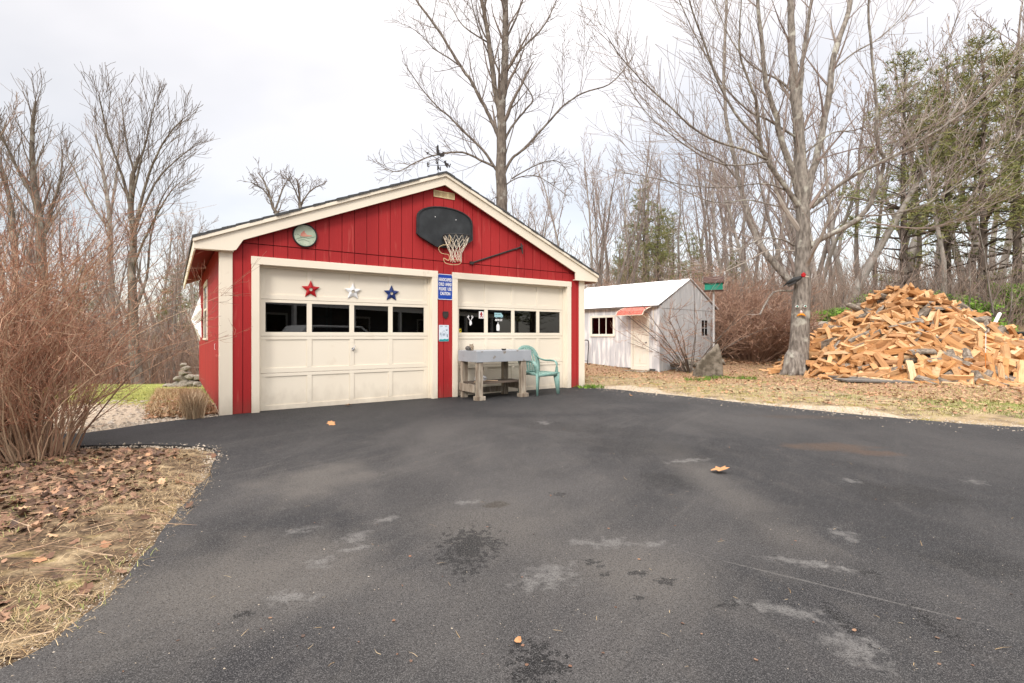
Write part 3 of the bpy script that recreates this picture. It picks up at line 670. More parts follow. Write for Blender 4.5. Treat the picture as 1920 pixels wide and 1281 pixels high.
sh = [(-.055, .065), (.055, .065), (.06, .03), (.055, -.02), (.035, -.05), (0, -.075), (-.035, -.05), (-.055, -.02), (-.06, .03)]
q = MB(); q.prism(sh, 'y', -.014, 0); q.build('shield', M['blackmetal'], sg, bevel=.004)
q = MB(); q.box(-.04, .04, -.0165, -.0145, .012, .02); q.box(-.035, .035, -.0165, -.0145, -.012, -.005); q.build('relief', mk('bronze', (.12, .09, .07), (.08, .06, .05), 20, metal=.4), sg)
sg = wall_thing('poster', 3.522, -.016, 1.195, 'pale blue notice with a drawing and dark captions at the foot of the red pier', 'notice')
q = MB(); q.prism(rrect(.20, .30, .01, 2), 'y', -.005, 0); q.build('panel', M['poster'], sg)
q = MB()
for (x_, z_, w_, h_) in ((-.05, .128, .05, .008), (.045, .128, .05, .008), (0, -.01, .05, .006), (0, -.024, .05, .006), (0, -.038, .04, .006)): q.box(x_-w_/2, x_+w_/2, -.0075, -.0055, z_-h_/2, z_+h_/2)
q.prism([(.035, .06), (.07, .075), (.075, .05), (.05, .045)], 'y', -.0075, -.0055); q.prism([(.06, -.03), (.075, -.01), (.08, -.07), (.066, -.075)], 'y', -.0075, -.0055); q.prism([(-.075, .0), (-.066, .02), (-.062, -.03), (-.072, -.04)], 'y', -.0075, -.0055)
q.tube([(-.05, -.0065, -.06), (-.045, -.0065, .0), (0, -.0065, .05), (.045, -.0065, .0), (.05, -.0065, -.06)], .0018, 4)
q.build('print', M['skyblue'], sg)
q = MB(); q.prism([(-.095, -.145), (.095, -.145), (.095, -.10), (.05, -.112), (.02, -.10), (-.03, -.115), (-.07, -.108), (-.095, -.12)], 'y', -.0075, -.0055); q.build('print', M['teal'], sg)
# stars on the left door
def star(name, s, z, R_, mat, label, r2=.46, disc=True):
    e = wall_thing(name, s, .097, z, label, 'star ornament', None)
    P = []
    for i in range(10):
        a = rad(90+36*i); rr = R_ if i % 2 == 0 else R_*r2; P.append((rr*math.cos(a), rr*math.sin(a)))
    q = MB(); n = 10; b = 0; hr = .030
    # faceted star with a round hole
    ring = [(hr*math.cos(rad(90+36*i)), hr*math.sin(rad(90+36*i))) for i in range(10)]
    for i in range(10): q.v.append((P[i][0], -.012, P[i][1]))
    for i in range(10): q.v.append((ring[i][0], -.030, ring[i][1]))
    for i in range(10): q.v.append((P[i][0], -.004, P[i][1]))
    for i in range(10):
        j = (i+1) % 10; q.f.append((i, 10+i, 10+j, j)[::-1]); q.f.append((i, j, 20+j, 20+i)); q.m += [0, 0]
    q.f.append(tuple(range(20, 30))); q.m.append(0)
    q.build('star_face', mat, e)
    q = MB(); q.lathe([(.026, -.012), (.026, -.018)], (0, 0, 0), 14, ax='y'); q.build('centre_disc', M['cream'], e)
    return e
star('star_ornament', c1_[0][1]+.055, 1.885, .145, M['starred'], 'red star ornament on the left garage door')
star('star_ornament', c1_[1][1]+.05, 1.885, .145, M['white'], 'white star ornament on the left garage door')
star('star_ornament', c1_[2][1]+.05, 1.885, .145, M['starblue'], 'dark blue star ornament on the left garage door')
# clock / thermometer dial
e = wall_thing('wall_dial', 1.117, -.016, 2.71, 'round dial with a red bird and a black rim, high on the red gable', 'dial')
q = MB(); q.lathe([(.182, 0), (.182, -.03), (.165, -.036), (.162, -.022)], (0, 0, 0), 32, ax='y'); q.build('rim', M['black'], e, smooth=True)
q = MB(); q.lathe([(.163, -.018), (.163, -.024)], (0, 0, 0), 32, ax='y'); q.build('dial_face', M['clockface'], e)
q = MB(); q.prism([(-.07, -.01), (-.03, -.02), (.02, -.015), (.10, .0), (.10, .012), (.03, .012), (.01, .035), (-.01, .05), (-.005, .075), (-.02, .07), (-.04, .05), (-.06, .03)], 'y', -.0275, -.025); q.build('bird_print', mk('bird_pink', (.55, .20, .16), (.6, .3, .22), 20), e)
q = MB(); q.tube([(-.12, -.026, -.06), (-.04, -.026, -.03), (.05, -.026, -.035), (.13, -.026, -.01)], .004, 4); q.tube([(-.10, -.026, -.09), (-.02, -.026, -.06), (.06, -.026, -.09)], .003, 4); q.tube([(-.05, -.026, -.035), (-.09, -.026, .0), (-.12, -.026, .01)], .003, 4)
for i in range(12): a = rad(30*i); q.box(.145*math.cos(a)-.004, .145*math.cos(a)+.004, -.0265, -.0245, .145*math.sin(a)-.005, .145*math.sin(a)+.005)
q.build('dial_print', mk('dial_ink', (.12, .16, .12), (.2, .24, .2), 20), e)
# basketball hoop
e = wall_thing('basketball_hoop', 3.527, -.02, 3.12, 'black fan-shaped backboard with a black rim and torn white net, on the red gable', 'basketball hoop')
def fan(w_, n=14):
    P = [(-.56*w_, .12*w_), (-.565*w_, -.17*w_), (-.50*w_, -.22*w_), (-.19*w_, -.365*w_), (.19*w_, -.365*w_), (.50*w_, -.22*w_), (.565*w_, -.17*w_), (.56*w_, .12*w_)]
    for i in range(1, n):
        a = math.pi*i/n; P.append((.56*w_*math.cos(a), .12*w_+.255*w_*math.sin(a)**.85))
    return P
q = MB(); q.prism(fan(1), 'y', -.062, -.02); q.build('backboard', M['blackboard'], e, bevel=.008)
q = MB(); o_, i_ = fan(1.0), fan(.955)
for k in range(len(o_)):
    j = (k+1) % len(o_); A, B_, C_, D_ = o_[k], o_[j], i_[j], i_[k]
    q.poly([(A[0], -.076, A[1]), (B_[0], -.076, B_[1]), (C_[0], -.076, C_[1]), (D_[0], -.076, D_[1])]); q.poly([(A[0], -.076, A[1]), (A[0], -.0625, A[1]), (B_[0], -.0625, B_[1]), (B_[0], -.076, B_[1])]); q.poly([(D_[0], -.076, D_[1]), (C_[0], -.076, C_[1]), (C_[0], -.063, C_[1]), (D_[0], -.063, D_[1])])
q.build('backboard_edge', M['black'], e)
q = MB(); q.box(-.5, -.3, -.02, .0, -.2, -.15); q.box(-.4, .4, -.02, 0, .05, .1); q.box(-.4, .4, -.02, 0, -.25, -.2); q.build('mounting_bracket', M['blackmetal'], e)
for x_, z_ in ((-.21, .17), (.21, .17)): q = MB(); q.lathe([(.009, -.063), (.009, -.068)], (x_, 0, z_), 8, ax='y'); q.build('bolt', M['white'], e)
RC = Vector((0.02, -.43, -.215)); RR = .228
q = MB(); ring = [RC+Vector((RR*math.cos(2*math.pi*i/28), RR*math.sin(2*math.pi*i/28), 0)) for i in range(29)]
q.tube(ring, .010, 8, cap=False); q.box(-.08, .12, -.215, -.0765, -.235, -.195); q.box(-.06, .10, -.10, -.063, -.34, -.16)
q.tube([(-.04, -.08, -.33), (-.13, -.28, -.225)], .007, 6); q.tube([(.08, -.08, -.33), (.17, -.28, -.225)], .007, 6); q.build('rim', M['black'], e, smooth=False)
q = MB(); nn2 = 12; rows = [(RR, 0), (.19, -.11), (.14, -.22), (.105, -.31), (.095, -.39), (.10, -.45)]
RN = random.Random(3)
def npnt(k, i):
    r_, z_ = rows[k]; a = 2*math.pi*(i+(.5 if k % 2 else 0))/nn2
    return RC+Vector((r_*math.cos(a), r_*math.sin(a), z_))+Vector((RN.uniform(-.008, .008), RN.uniform(-.008, .008), RN.uniform(-.015, .015)))*(k > 0)
pts_ = [[npnt(k, i) for i in range(nn2)] for k in range(len(rows))]
for k in range(len(rows)-1):
    for i in range(nn2):
        for dj in ((0, -1) if k % 2 == 0 else (0, 1)):
            if k == len(rows)-2 and RN.random() < .2: continue
            q.tube([pts_[k][i], pts_[k+1][(i+dj) % nn2]], .0042, 4, cap=False)
q.build('net', M['netw'], e)
e = wall_thing('loose_cord', 3.45, -.40, 2.66, 'tan cord dangling in a loop from the basketball rim', 'cord')
q = MB()
import itertools
def spline(P, n=8):
    o = []
    P = [Vector(p) for p in P]; Q = [P[0]]+P+[P[-1]]
    for i in range(1, len(Q)-2):
        for k in range(n):
            t_ = k/n; a, b_, c_, d_ = Q[i-1:i+3]
            o.append(.5*((2*b_)+(c_-a)*t_+(2*a-5*b_+4*c_-d_)*t_**2+(3*b_-a-3*c_+d_)*t_**3))
    o.append(P[-1]); return o
q.tube(spline([(-.02, -.02, .27), (0.0, -.03, .18), (-.02, .0, .10), (-.12, .05, .08), (-.17, .1, .03), (-.12, .1, -.05), (.0, .05, -.08), (-.01, .03, -.18), (-.08, .08, -.14), (-.05, .08, -.22), (.06, .03, -.25), (.17, .0, -.24), (.22, 0, -.19), (.13, 0, -.16), (.02, .02, -.17)]), .006, 5); q.build('cord_loop', mk('tan_cord', (.62, .48, .28), (.5, .38, .2), 20), e)
# bar with a hook
e = wall_thing('pole_hook', 4.09, -.03, 2.525, 'black iron bar with a hooked end, slanting across the red gable', 'hooked bar')
q = MB(); q.tube([(0, 0, 0), (1.17, 0, .425)], .017, 8); q.build('bar', M['blackmetal'], e)
q = MB(); q.tube([(1.165, 0, .50), (1.175, -.01, .42), (1.17, -.03, .36), (1.175, -.04, .28)], [.012, .022, .018, .010], 8); q.tube([(1.02, 0, .355), (1.10, -.06, .41), (1.17, -.07, .44)], .012, 6); q.build('hook', M['blackmetal'], e)
q = MB(); q.box(-.03, .05, -.02, .012, -.02, .03); q.build('bracket', M['blackmetal'], e)
# weather vane
e = empty('weather_vane', GW2(AP-.06, .05, 4.12), GA,  'black rooster weather vane with compass letters on the garage ridge', 'weather vane')
q = MB(); q.tube([(0, 0, -.03), (0, 0, .43)], .008, 6); q.ball((0, 0, .12), .02, .02, .025, 8, 5); q.tube([(-.17, .10, .19), (.17, -.10, .19)], .006, 5); q.tube([(-.11, -.16, .19), (.11, .16, .19)], .006, 5); q.build('spindle', M['blackmetal'], e)
for s_, x_, y_ in (('E', -.19, .10), ('W', .19, -.10), ('S', -.12, -.18), ('N', .11, .18)): text_obj(s_, .13, M['blackmetal'], e, (x_, y_, .19), 'letter', depth=.003, bold=.004)
q = MB(); q.tube([(-.24, .0, .40), (.2, 0, .26)], .007, 5); q.prism([(-.29, .42), (-.22, .43), (-.24, .375)], 'y', -.004, .004); q.prism([(.14, .31), (.20, .34), (.19, .29), (.25, .27), (.23, .17), (.17, .22)], 'y', -.004, .004); q.build('arrow', M['blackmetal'], e)
q = MB(); q.prism([(-.03, .42), (.02, .41), (.06, .39), (.13, .40), (.15, .44), (.15, .52), (.11, .50), (.07, .46), (.03, .48), (.015, .54), (.01, .62), (-.01, .645), (-.03, .60), (-.055, .585), (-.03, .57), (-.045, .50)], 'y', -.005, .005); q.build('rooster', M['blackmetal'], e); e.scale = (.84,)*3
# white barn star on the left wall, red star on the right wall
def barn_star(name, loc, rz, R_, dep, mat, label):
    e = empty(name, loc, rz, label, 'star ornament'); q = MB()
    for i in range(10):
        a = rad(90+36*i+8); rr = R_ if i % 2 == 0 else R_*.42; q.v.append((rr*math.cos(a), 0, rr*math.sin(a)))
    q.v.append((0, -dep, 0)); q.v.append((0, .0, 0))
    for i in range(10): q.f.append((i, (i+1) % 10, 10)); q.f.append(((i+1) % 10, i, 11)); q.m += [0, 0]
    q.build('star_face', mat, e); q = MB(); q.lathe([(.02, 0), (.02, .04)], (0, 0, 0), 6, ax='y'); q.build('standoff', M['blackmetal'], e); return e
barn_star('barn_star', GW2(-.06, 4.9, 1.50), GA-rad(90), .56, .18, M['white'], 'large white metal star on the left side wall of the red garage')
barn_star('barn_star', GW2(GW+.04, .42, 2.03), GA+rad(90), .17, .05, M['starred'], 'small red star on the right side wall of the red garage')
e = empty('wall_hook', GW2(GW+.02, .3, 1.70), GA+rad(90), 'dark iron hook on the right side wall of the red garage', 'hook')
q = MB(); q.tube([(0, 0, .1), (0, -.03, .02), (.02, -.05, -.08), (0, -.03, -.10)], .012, 5); q.box(-.02, .02, -.006, 0, .03, .12); q.build('hook_arm', M['blackmetal'], e)
# ------------------------------------------------------------------ decals on the right door
yd = .1155
def decal(name, s, z, label, cat): return wall_thing(name, s, yd, z, label, cat)
c0 = c2_[0]; c1b = c2_[1]
e = decal('deer_decal', c0[0]+(c0[1]-c0[0])*.45, 1.44, 'white antlered deer decal on the leftmost window of the right garage door', 'decal')
q = MB(); q.prism([(-.012, .0), (.022, .0), (.035, -.03), (.038, -.065), (.015, -.085), (.0, -.10), (-.015, -.08), (-.018, -.04)], 'y', -.002, 0)
for sg_ in (-1, 1):
    q.tube([(sg_*.008, -.001, 0), (sg_*.03, -.001, .03), (sg_*.045, -.001, .07), (sg_*.035, -.001, .105)], .006, 4); q.tube([(sg_*.035, -.001, .04), (sg_*.06, -.001, .06), (sg_*.062, -.001, .085)], .005, 4); q.tube([(sg_*.04, -.001, .06), (sg_*.02, -.001, .085)], .004, 4)
q.build('deer_shape', M['white'], e)
e = decal('walking_figure_sticker', c0[1]-.065, 1.555, 'white square sticker with a red walking figure, on the leftmost window of the right door', 'sticker')
q = MB(); q.box(-.055, .055, -.003, 0, -.07, .07); q.build('backing', M['white'], e)
q = MB(); q.prism([(-.012, .055), (.012, .055), (.018, .03), (.032, .0), (.024, -.004), (.014, .012), (.012, -.01), (.03, -.04), (.03, -.058), (.014, -.05), (.0, -.02), (-.014, -.045), (-.03, -.058), (-.034, -.05), (-.016, -.02), (-.012, .008), (-.028, -.006), (-.034, .0), (-.02, .03)], 'y', -.0055, -.003); q.build('figure', M['redfig'], e)
e = decal('yellow_sticker', c0[0]+.03, 1.245, 'small yellow and black sticker in the corner of the leftmost window of the right door', 'sticker')
q = MB(); q.box(-.035, .035, -.003, 0, -.05, .05); q.build('backing', M['black'], e); q = MB(); q.prism([(-.024, -.036), (.026, -.036), (.026, .036), (-.024, .036)], 'y', -.0045, -.003); q.build('print', M['yellow'], e)
q = MB(); q.prism([(-.018, -.015), (.0, -.02), (.02, .01), (.01, .02), (-.005, .012)], 'y', -.006, -.0045); q.build('print', M['black'], e)
e = decal('van_decal', c1b[0]+(c1b[1]-c1b[0])*.47, 1.56, 'pale blue van decal with white lettering below it, on the right garage door', 'decal')
q = MB(); q.prism([(-.10, .045), (.06, .045), (.075, .02), (.10, .005), (.10, -.04), (-.10, -.04)], 'y', -.002, 0); q.build('van_shape', M['ltblue'], e)
q = MB(); q.lathe([(.018, -.0022), (.018, -.004)], (-.06, 0, -.043), 10, ax='y'); q.lathe([(.018, -.0022), (.018, -.004)], (.065, 0, -.043), 10, ax='y'); q.box(-.085, -.03, -.0035, -.0022, .005, .025); q.box(-.015, .04, -.0035, -.0022, .005, .025); q.build('van_details', mk('decal_grey', (.2, .3, .34), (.15, .25, .3), 20), e)
text_obj('ARCTIC CAT', .05, M['white'], e, (0, -.002, -.10), 'lettering', depth=.0008, width=.175, bold=.003)
e = decal('bottle_decal', c1b[0]+(c1b[1]-c1b[0])*.44, 1.33, 'white rounded tag-shaped decal below the van decal on the right garage door', 'decal')
q = MB(); q.prism([(-.028, -.085), (.028, -.085), (.04, -.05), (.036, .02), (.022, .05), (.006, .06), (.006, .09), (-.006, .09), (-.006, .06), (-.022, .05), (-.036, .02), (-.036, -.06)], 'y', -.002, 0); q.build('tag_shape', M['white'], e)
# things inside, seen through the panes
e = wall_thing('tool_chest', c0[0]+.35, .55, 0.004, 'dark grey tool chest standing inside the garage behind the right door', 'tool chest')
q = MB(); q.box(-.30, .32, 0, .4, 0, 1.42); q.build('cabinet', mk('chest_grey', (.22, .22, .22), (.26, .26, .26), 5, rough=.4), e, bevel=.01)
q = MB(); q.tube([(-.08, -.01, 1.31), (-.06, -.04, 1.26), (.06, -.04, 1.26), (.08, -.01, 1.31)], .012, 6); q.build('handle', M['metalgrey'], e)
e = wall_thing('storage_shelf', 1.7, 4.6, .004, 'metal storage rack standing inside the garage behind the left door', 'storage rack')
q = MB()
for x_ in (-1, 1):
    for y_ in (0, .4): q.box(x_-.02, x_+.02, y_-.02, y_+.02, 0, 1.9)
q.build('frame', M['metalgrey'], e); q = MB()
for z_ in (.4, 1.0, 1.6): q.box(-.97, .97, -.015, .415, z_, z_+.03)
q.build('shelf', M['darkwood'], e)
# ------------------------------------------------------------------ work table
TB = empty('work_table', GW2(4.37, -.40, .012), GA, 'old wooden work table with a grey tray top, before the right garage door', 'table')
x0, x1, y0, y1 = -.58, .60, -.36, .33
q = MB(); q.box(x0, x1, y0, y0+.03, .67, .868); q.box(x0, x1, y1-.03, y1, .67, .868); q.box(x0, x0+.03, y0+.03, y1-.03, .67, .868); q.box(x1-.03, x1, y0+.03, y1-.03, .67, .868); q.build('tray_side', M['greypaint'], TB, bevel=.003)
q = MB(); q.box(x0+.03, x1-.03, y0+.03, y1-.03, .84, .86); q.build('tabletop', M['greypaint'], TB)
for lx, ly, kind in ((-.50, -.30, 1), (.44, -.30, 1), (-.50, .24, 0), (.40, .24, 0)):
    q = MB(); a = .055
    q.box(lx-a, lx+a, ly-a*.8, ly+a*.8, .07, .669)
    if kind: q.box(lx-a-.035, lx+a+.035, ly-a-.02, ly+a, .0, .0695)
    else: q.box(lx-a, lx+a, ly-a*.8, ly+a*.8, .0, .0695)
    q.build('leg', M['oldwood'], TB, bevel=.004)
q = MB(); q.box(-.545, .50, -.24, .2, .275, .30); q.build('shelf', M['darkwood'], TB)
q = MB(); q.box(-.585, -.557, -.25, .28, .13, .27); q.box(.497, .52, -.25, .28, .13, .25); q.box(-.44, .34, .20, .225, .06, .17); q.build('brace', M['oldwood'], TB, bevel=.003)
TW2 = lambda x, y, z: GW2(4.37+x, -.40+y, z+.012)
e = empty('glass_jar', TW2(-.40, .15, .860), 0, 'small clear jar of shells on the grey work table', 'jar')
q = MB(); q.lathe([(.04, 0), (.046, .02), (.047, .08), (.034, .105), (.036, .12)], n=14); q.build('jar_body', mk('jar_mix', (.16, .11, .07), (.36, .29, .21), 40, rough=.3, spec=.6), e, smooth=True)
q = MB(); q.lathe([(.038, .1205), (.038, .134)], n=14); q.build('rim', M['netw'], e)
e = empty('stone_pebble', TW2(-.50, .1, .860), 0, 'dark round stone on the left end of the grey work table', 'stone')
q = MB(); q.ball((0, 0, .045), .05, .04, .045, 10, 7, jit=.06, R=RT); q.build('stone_body', mk('pebble_dark', (.06, .055, .05), (.14, .13, .12), 30, rough=.9), e)
e = empty('ash_dish', TW2(.22, .0, .860), 0, 'small dark dish on the grey work table', 'dish')
q = MB(); q.lathe([(.03, 0), (.05, .025), (.048, .03), (.026, .008)], n=14); q.build('dish_body', M['blackmetal'], e)
e = empty('shelf_clutter', TW2(-.30, -.02, .3005), .3, 'crumpled white plastic bag on the shelf below the work table', 'bag')
q = MB(); q.ball((0, 0, .05), .11, .08, .06, 14, 9, jit=.22, R=RT); q.build('bag_body', M['white'], e)
for i, (x_, y_, a_, lb) in enumerate(((-.40, -.12, .3, 'short tan stick on the shelf below the table, nearest its left front leg'), (-.20, -.15, -.2, 'longer tan stick beside the white bag below the table'))):
    e = empty('wood_stick', TW2(x_, y_, .312), GA+a_, lb, 'stick')
    q = MB(); q.tube([(-.12-.05*i, 0, 0), (0, .01, .005), (.12+.05*i, 0, .002)], .010, 6); q.build('stick_body', M['tanstem'], e)
# ------------------------------------------------------------------ plastic chair
CH = empty('plastic_chair', GW2(5.33, -.49, .012), GA+rad(7), 'teal green plastic armchair beside the work table', 'chair')
q = MB()
g_ = []
nxs, nys = 10, 8
for j in range(nys+1):
    for i in range(nxs+1):
        u = i/nxs*2-1; v_ = j/nys; hw = .26-.035*v_
        x_ = u*hw; y_ = -.27+v_*.48; z_ = .425-.018*(1-u*u)*math.sin(math.pi*min(1, v_+.15))-(.035*max(0, .14-v_)/.14)-.012*v_
        q.v.append((x_, y_, z_))
for j in range(nys+1):
    for i in range(nxs+1):
        x_, y_, z_ = q.v[j*(nxs+1)+i]; q.v.append((x_, y_, z_-.012))
nv = (nxs+1)*(nys+1)
for j in range(nys):
    for i in range(nxs):
        a = j*(nxs+1)+i; q.f.append((a, a+1, a+nxs+2, a+nxs+1)); q.f.append((nv+a, nv+a+nxs+1, nv+a+nxs+2, nv+a+1)); q.m += [0, 0]
bd = [j for j in range(nxs)]+[(j+1)*(nxs+1)-1 for j in range(nys)]+[nv-1-j for j in range(nxs)]+[(nys-j)*(nxs+1) for j in range(nys)]
for k in range(len(bd)):
    a, b_ = bd[k], bd[(k+1) % len(bd)]; q.f.append((a, nv+a, nv+b_, b_)); q.m.append(0)
for sg_ in (-1, 1): q.tube([(sg_*.262, -.26, .40), (sg_*.24, 0, .405), (sg_*.225, .2, .40)], .016, 6, ry=.026, up=(0, 0, 1))
q.tube([(-.26, -.275, .385), (0, -.285, .388), (.26, -.275, .385)], .012, 6, ry=.03, up=(0, 0, 1))
q.build('seat', M['chair'], CH, smooth=True)
q = MB(); arch = spline([(-.215, .205, .41), (-.245, .235, .56), (-.25, .28, .72), (-.20, .325, .84), (-.10, .345, .895), (0, .35, .905), (.10, .345, .895), (.20, .325, .84), (.25, .28, .72), (.245, .235, .56), (.215, .205, .41)], 5)
q.tube(arch, .042, 8, ry=.014, up=(0, 1, -.25))
for i in range(7):
    u = (i-3)/3; q.tube(spline([(u*.17, .215, .415), (u*.185, .235, .56), (u*.20, .285, .72), (u*.165, .325, .895-.075*abs(u)**2)], 4), .0225, 6, ry=.008, up=(0, 1, -.2))
q.tube([(-.21, .21, .43), (0, .225, .425), (.21, .21, .43)], .02, 6, ry=.012, up=(0, 1, 0))
q.build('backrest', M['chair'], CH, smooth=True)
for sg_ in (-1, 1):
    q = MB(); q.tube(spline([(sg_*.235, .285, .74), (sg_*.265, .21, .675), (sg_*.29, .08, .645), (sg_*.30, -.08, .645), (sg_*.298, -.19, .63), (sg_*.285, -.24, .57), (sg_*.272, -.25, .48), (sg_*.265, -.25, .40)], 5), .042, 8, ry=.017, up=(sg_*.3, .0, 1)); q.build('arm', M['chair'], CH, smooth=True)
for sg_ in (-1, 1):
    q = MB(); q.tube([(sg_*.262, -.25, .42), (sg_*.272, -.265, .2), (sg_*.285, -.28, 0)], [.070, .052, .032], 8, ry=[.028, .023, .019], up=(sg_*.6, 1, 0)); q.build('leg', M['chair'], CH, smooth=True)
    q = MB(); q.tube([(sg_*.225, .19, .42), (sg_*.24, .225, .2), (sg_*.265, .265, 0)], [.055, .04, .024], 8, ry=[.022, .018, .016], up=(sg_*.6, -1, 0)); q.build('leg', M['chair'], CH, smooth=True)
# ------------------------------------------------------------------ shed (local: x = along front to the LEFT, y = along the gable, back)
SA = rad(48); S0 = Vector((4.49, 15.07, -.02))
dl = Vector((-math.cos(SA), math.sin(SA), 0)); dg = Vector((math.sin(SA), math.cos(SA), 0))
# frame: origin at front right corner, +x = -dl direction (to the right along front), so front spans x from -L to 0; +y = dg (into the depth)
SR = math.atan2(-dl.y, -dl.x)
SH_ = empty('shed', S0, SR, 'grey weathered board shed with a white metal roof, right of the red garage', 'shed')
SL_ = 4.2; SW = 3.57; EV = 2.12; RG = 3.02
def SW2(x, y, z=0): p = S0-dl*x+dg*y; return Vector((p.x, p.y, S0.z+z))
def boards2(mb, a, b, zb, ztf, y, th, step, axis, holes=()):
    boards(mb, a, b, zb, ztf, y, th, step, a+step*.6, .008, axis, holes)
w = MB(); DX = (-1.01, -.348); WX = (-2.653, -1.63); W2 = (-3.95, -2.945)
hol = [(DX[0], DX[1], -1, 1.80), (WX[0], WX[1], 1.17, 1.82), (W2[0], W2[1], 1.0, 1.82)]
boards2(w, -SL_, 0, .14, lambda s: EV-.005, 0, .02, .19, 'x', hol); w.build('wall', M['shedgrey'], SH_)
w = MB(); gz = lambda y: EV+(RG-EV)*(1-abs(y-SW/2)/(SW/2))-.03
w2 = MB(); boards(w2, .02, SW, .05, lambda s: min(2.0, gz(s)), 0, .02, .21, .12, .012, 'y', [(2.55, 3.0, 1.15, 1.70)])
for i in range(len(w2.v)): v_ = w2.v[i]; w2.v[i] = (-v_[0]-.02+.02, v_[1], v_[2])
w3 = MB(); boards(w3, .10, SW-.1, 2.01, gz, 0, .025, .21, .12, .012, 'y')
for i in range(len(w3.v)): v_ = w3.v[i]; w3.v[i] = (-v_[0]+.004, v_[1], v_[2])
b_ = len(w2.v); w2.v += w3.v; w2.f += [tuple(b_+i for i in f_) for f_ in w3.f]; w2.m += w3.m
w2.build('gable_wall', M['shedgable_shaded'], SH_)
w = MB(); w.box(-.08, -.001, .03, SW, -.05, EV-.01); w.prism([(.03, EV-.01), (SW, EV-.01), (SW/2, RG-.05)], 'x', -.08, -.001); w.box(-SL_, -.081, SW-.06, SW-.002, -.05, EV); w.box(-SL_+.001, -SL_+.06, .03, SW-.07, -.05, EV); w.prism([(.03, EV+.001), (SW, EV+.001), (SW/2, RG-.05)], 'x', -SL_+.001, -SL_+.06)
for a, b_, z0_, z1_ in ((-SL_+.061, -3.96, 0, EV), (-2.94, -2.66, 0, EV), (-1.62, -1.02, 0, EV), (-.34, -.081, 0, EV), (-3.95, -2.945, 0, .99), (-2.653, -1.63, 0, 1.16), (-3.95, -1.0, 1.83, EV), (-1.01, -.348, 1.81, EV)): w.box(a, b_, .0015, .05, z0_, z1_-.002)
w.build('wall_core', mk('shed_core', (.10, .10, .10), (.07, .07, .07), 5, rough=.9), SH_)
w = MB(); w.box(-.115, .008, -.042, -.0205, .02, EV-.03); w.build('corner_board', M['shedgrey'], SH_, bevel=.003)
w = MB(); w.box(.0075, .026, -.04, .12, .02, EV-.03); w.build('corner_board', M['shedgable_shaded'], SH_, bevel=.003)
for sg_ in (0, 1):
    r = MB(); n = 14
    e0, a0 = ((-.17, EV-.04), (SW/2, RG)) if sg_ == 0 else ((SW+.17, EV-.04), (SW/2, RG))
    for i in range(n):   # standing ribs
        x_ = -SL_-.06+(SL_+.12)*i/(n-1)
        r.tube([(x_, e0[0], e0[1]+.012), (x_, a0[0], a0[1]+.012)], .012, 4)
    for i in range(n-1):
        xa, xb = -SL_-.06+(SL_+.12)*i/(n-1)+.001, -SL_-.06+(SL_+.12)*(i+1)/(n-1)-.001
        r.prism([(e0[0], e0[1]), (a0[0], a0[1]), (a0[0], a0[1]+.012), (e0[0], e0[1]+.012)], 'x', xa, xb)
    r.build('roof', M['snowroof'], SH_)
r = MB(); r.prism([(-.15, EV-.075), (SW/2, RG-.03), (SW/2, RG-.006), (-.15, EV-.048)], 'x', .004, .03) ; r.prism([(SW+.15, EV-.075), (SW/2, RG-.03), (SW/2, RG-.006), (SW+.15, EV-.048)], 'x', .004, .03)
r.box(-SL_, .0, -.15, -.13, EV-.09, EV-.035); r.build('roof_trim', mk('dark_trim', (.12, .10, .09), (.20, .17, .15), 10, rough=.9), SH_)
def swin(x0_, x1_, z0_, z1_, panes):
    f_ = MB(); t_ = .075
    f_.box(x0_, x0_+t_, -.045, -.0205, z0_, z1_); f_.box(x1_-t_, x1_, -.045, -.0205, z0_, z1_); f_.box(x0_+t_, x1_-t_, -.045, -.0205, z1_-t_, z1_); f_.box(x0_-.01, x1_+.01, -.055, -.0205, z0_-.01, z0_+t_)
    for i in range(1, panes): xx = x0_+t_+(x1_-x0_-2*t_)*i/panes; f_.box(xx-.012, xx+.012, -.03, -.008, z0_+t_, z1_-t_)
    fo = f_.build('window', M['sheddoor'], SH_, bevel=.003); g_ = MB(); g_.box(x0_+.03, x1_-.03, -.0065, -.002, z0_+.03, z1_-.03); g_.build('pane', M['shedglass'], fo)
swin(WX[0]-.0, WX[1]+.0, 1.14, 1.84, 3); swin(W2[0], W2[1], .97, 1.84, 3)
f_ = MB(); f_.box(.022, .035, 2.50, 3.05, 1.10, 1.16); f_.box(.022, .035, 2.50, 2.56, 1.16, 1.74); f_.box(.022, .035, 2.99, 3.05, 1.16, 1.74); f_.box(.022, .035, 2.56, 2.99, 1.68, 1.74); f_.box(.018, .03, 2.76, 2.785, 1.16, 1.68); f_.box(.018, .03, 2.56, 2.99, 1.41, 1.43)
fo = f_.build('window', M['shedgable_shaded'], SH_); g_ = MB(); g_.box(.002, .006, 2.55, 3.0, 1.15, 1.70); g_.build('pane', M['shedglass'], fo)
d = MB(); a, b_ = DX; d.box(a, a+.07, -.042, 0, .03, 1.80); d.box(b_-.07, b_, -.042, 0, .03, 1.80); d.box(a, b_, -.042, 0, 1.801, 1.86); d.build('door_frame', M['sheddoor'], SH_, bevel=.003)
d = MB(); d.box(a+.075, b_-.075, -.006, .03, .20, 1.795)
for xx in (a+.13, (a+b_)/2+.03):
    for z0_, z1_ in ((.30, .82), (.95, 1.68)):
        d.box(xx, xx+.19, -.014, -.0062, z0_, z0_+.02); d.box(xx, xx+.19, -.014, -.0062, z1_, z1_+.02); d.box(xx, xx+.02, -.014, -.0062, z0_+.02, z1_); d.box(xx+.17, xx+.19, -.014, -.0062, z0_+.02, z1_)
d.box(a+.075, b_-.075, -.04, .03, .03, .195)
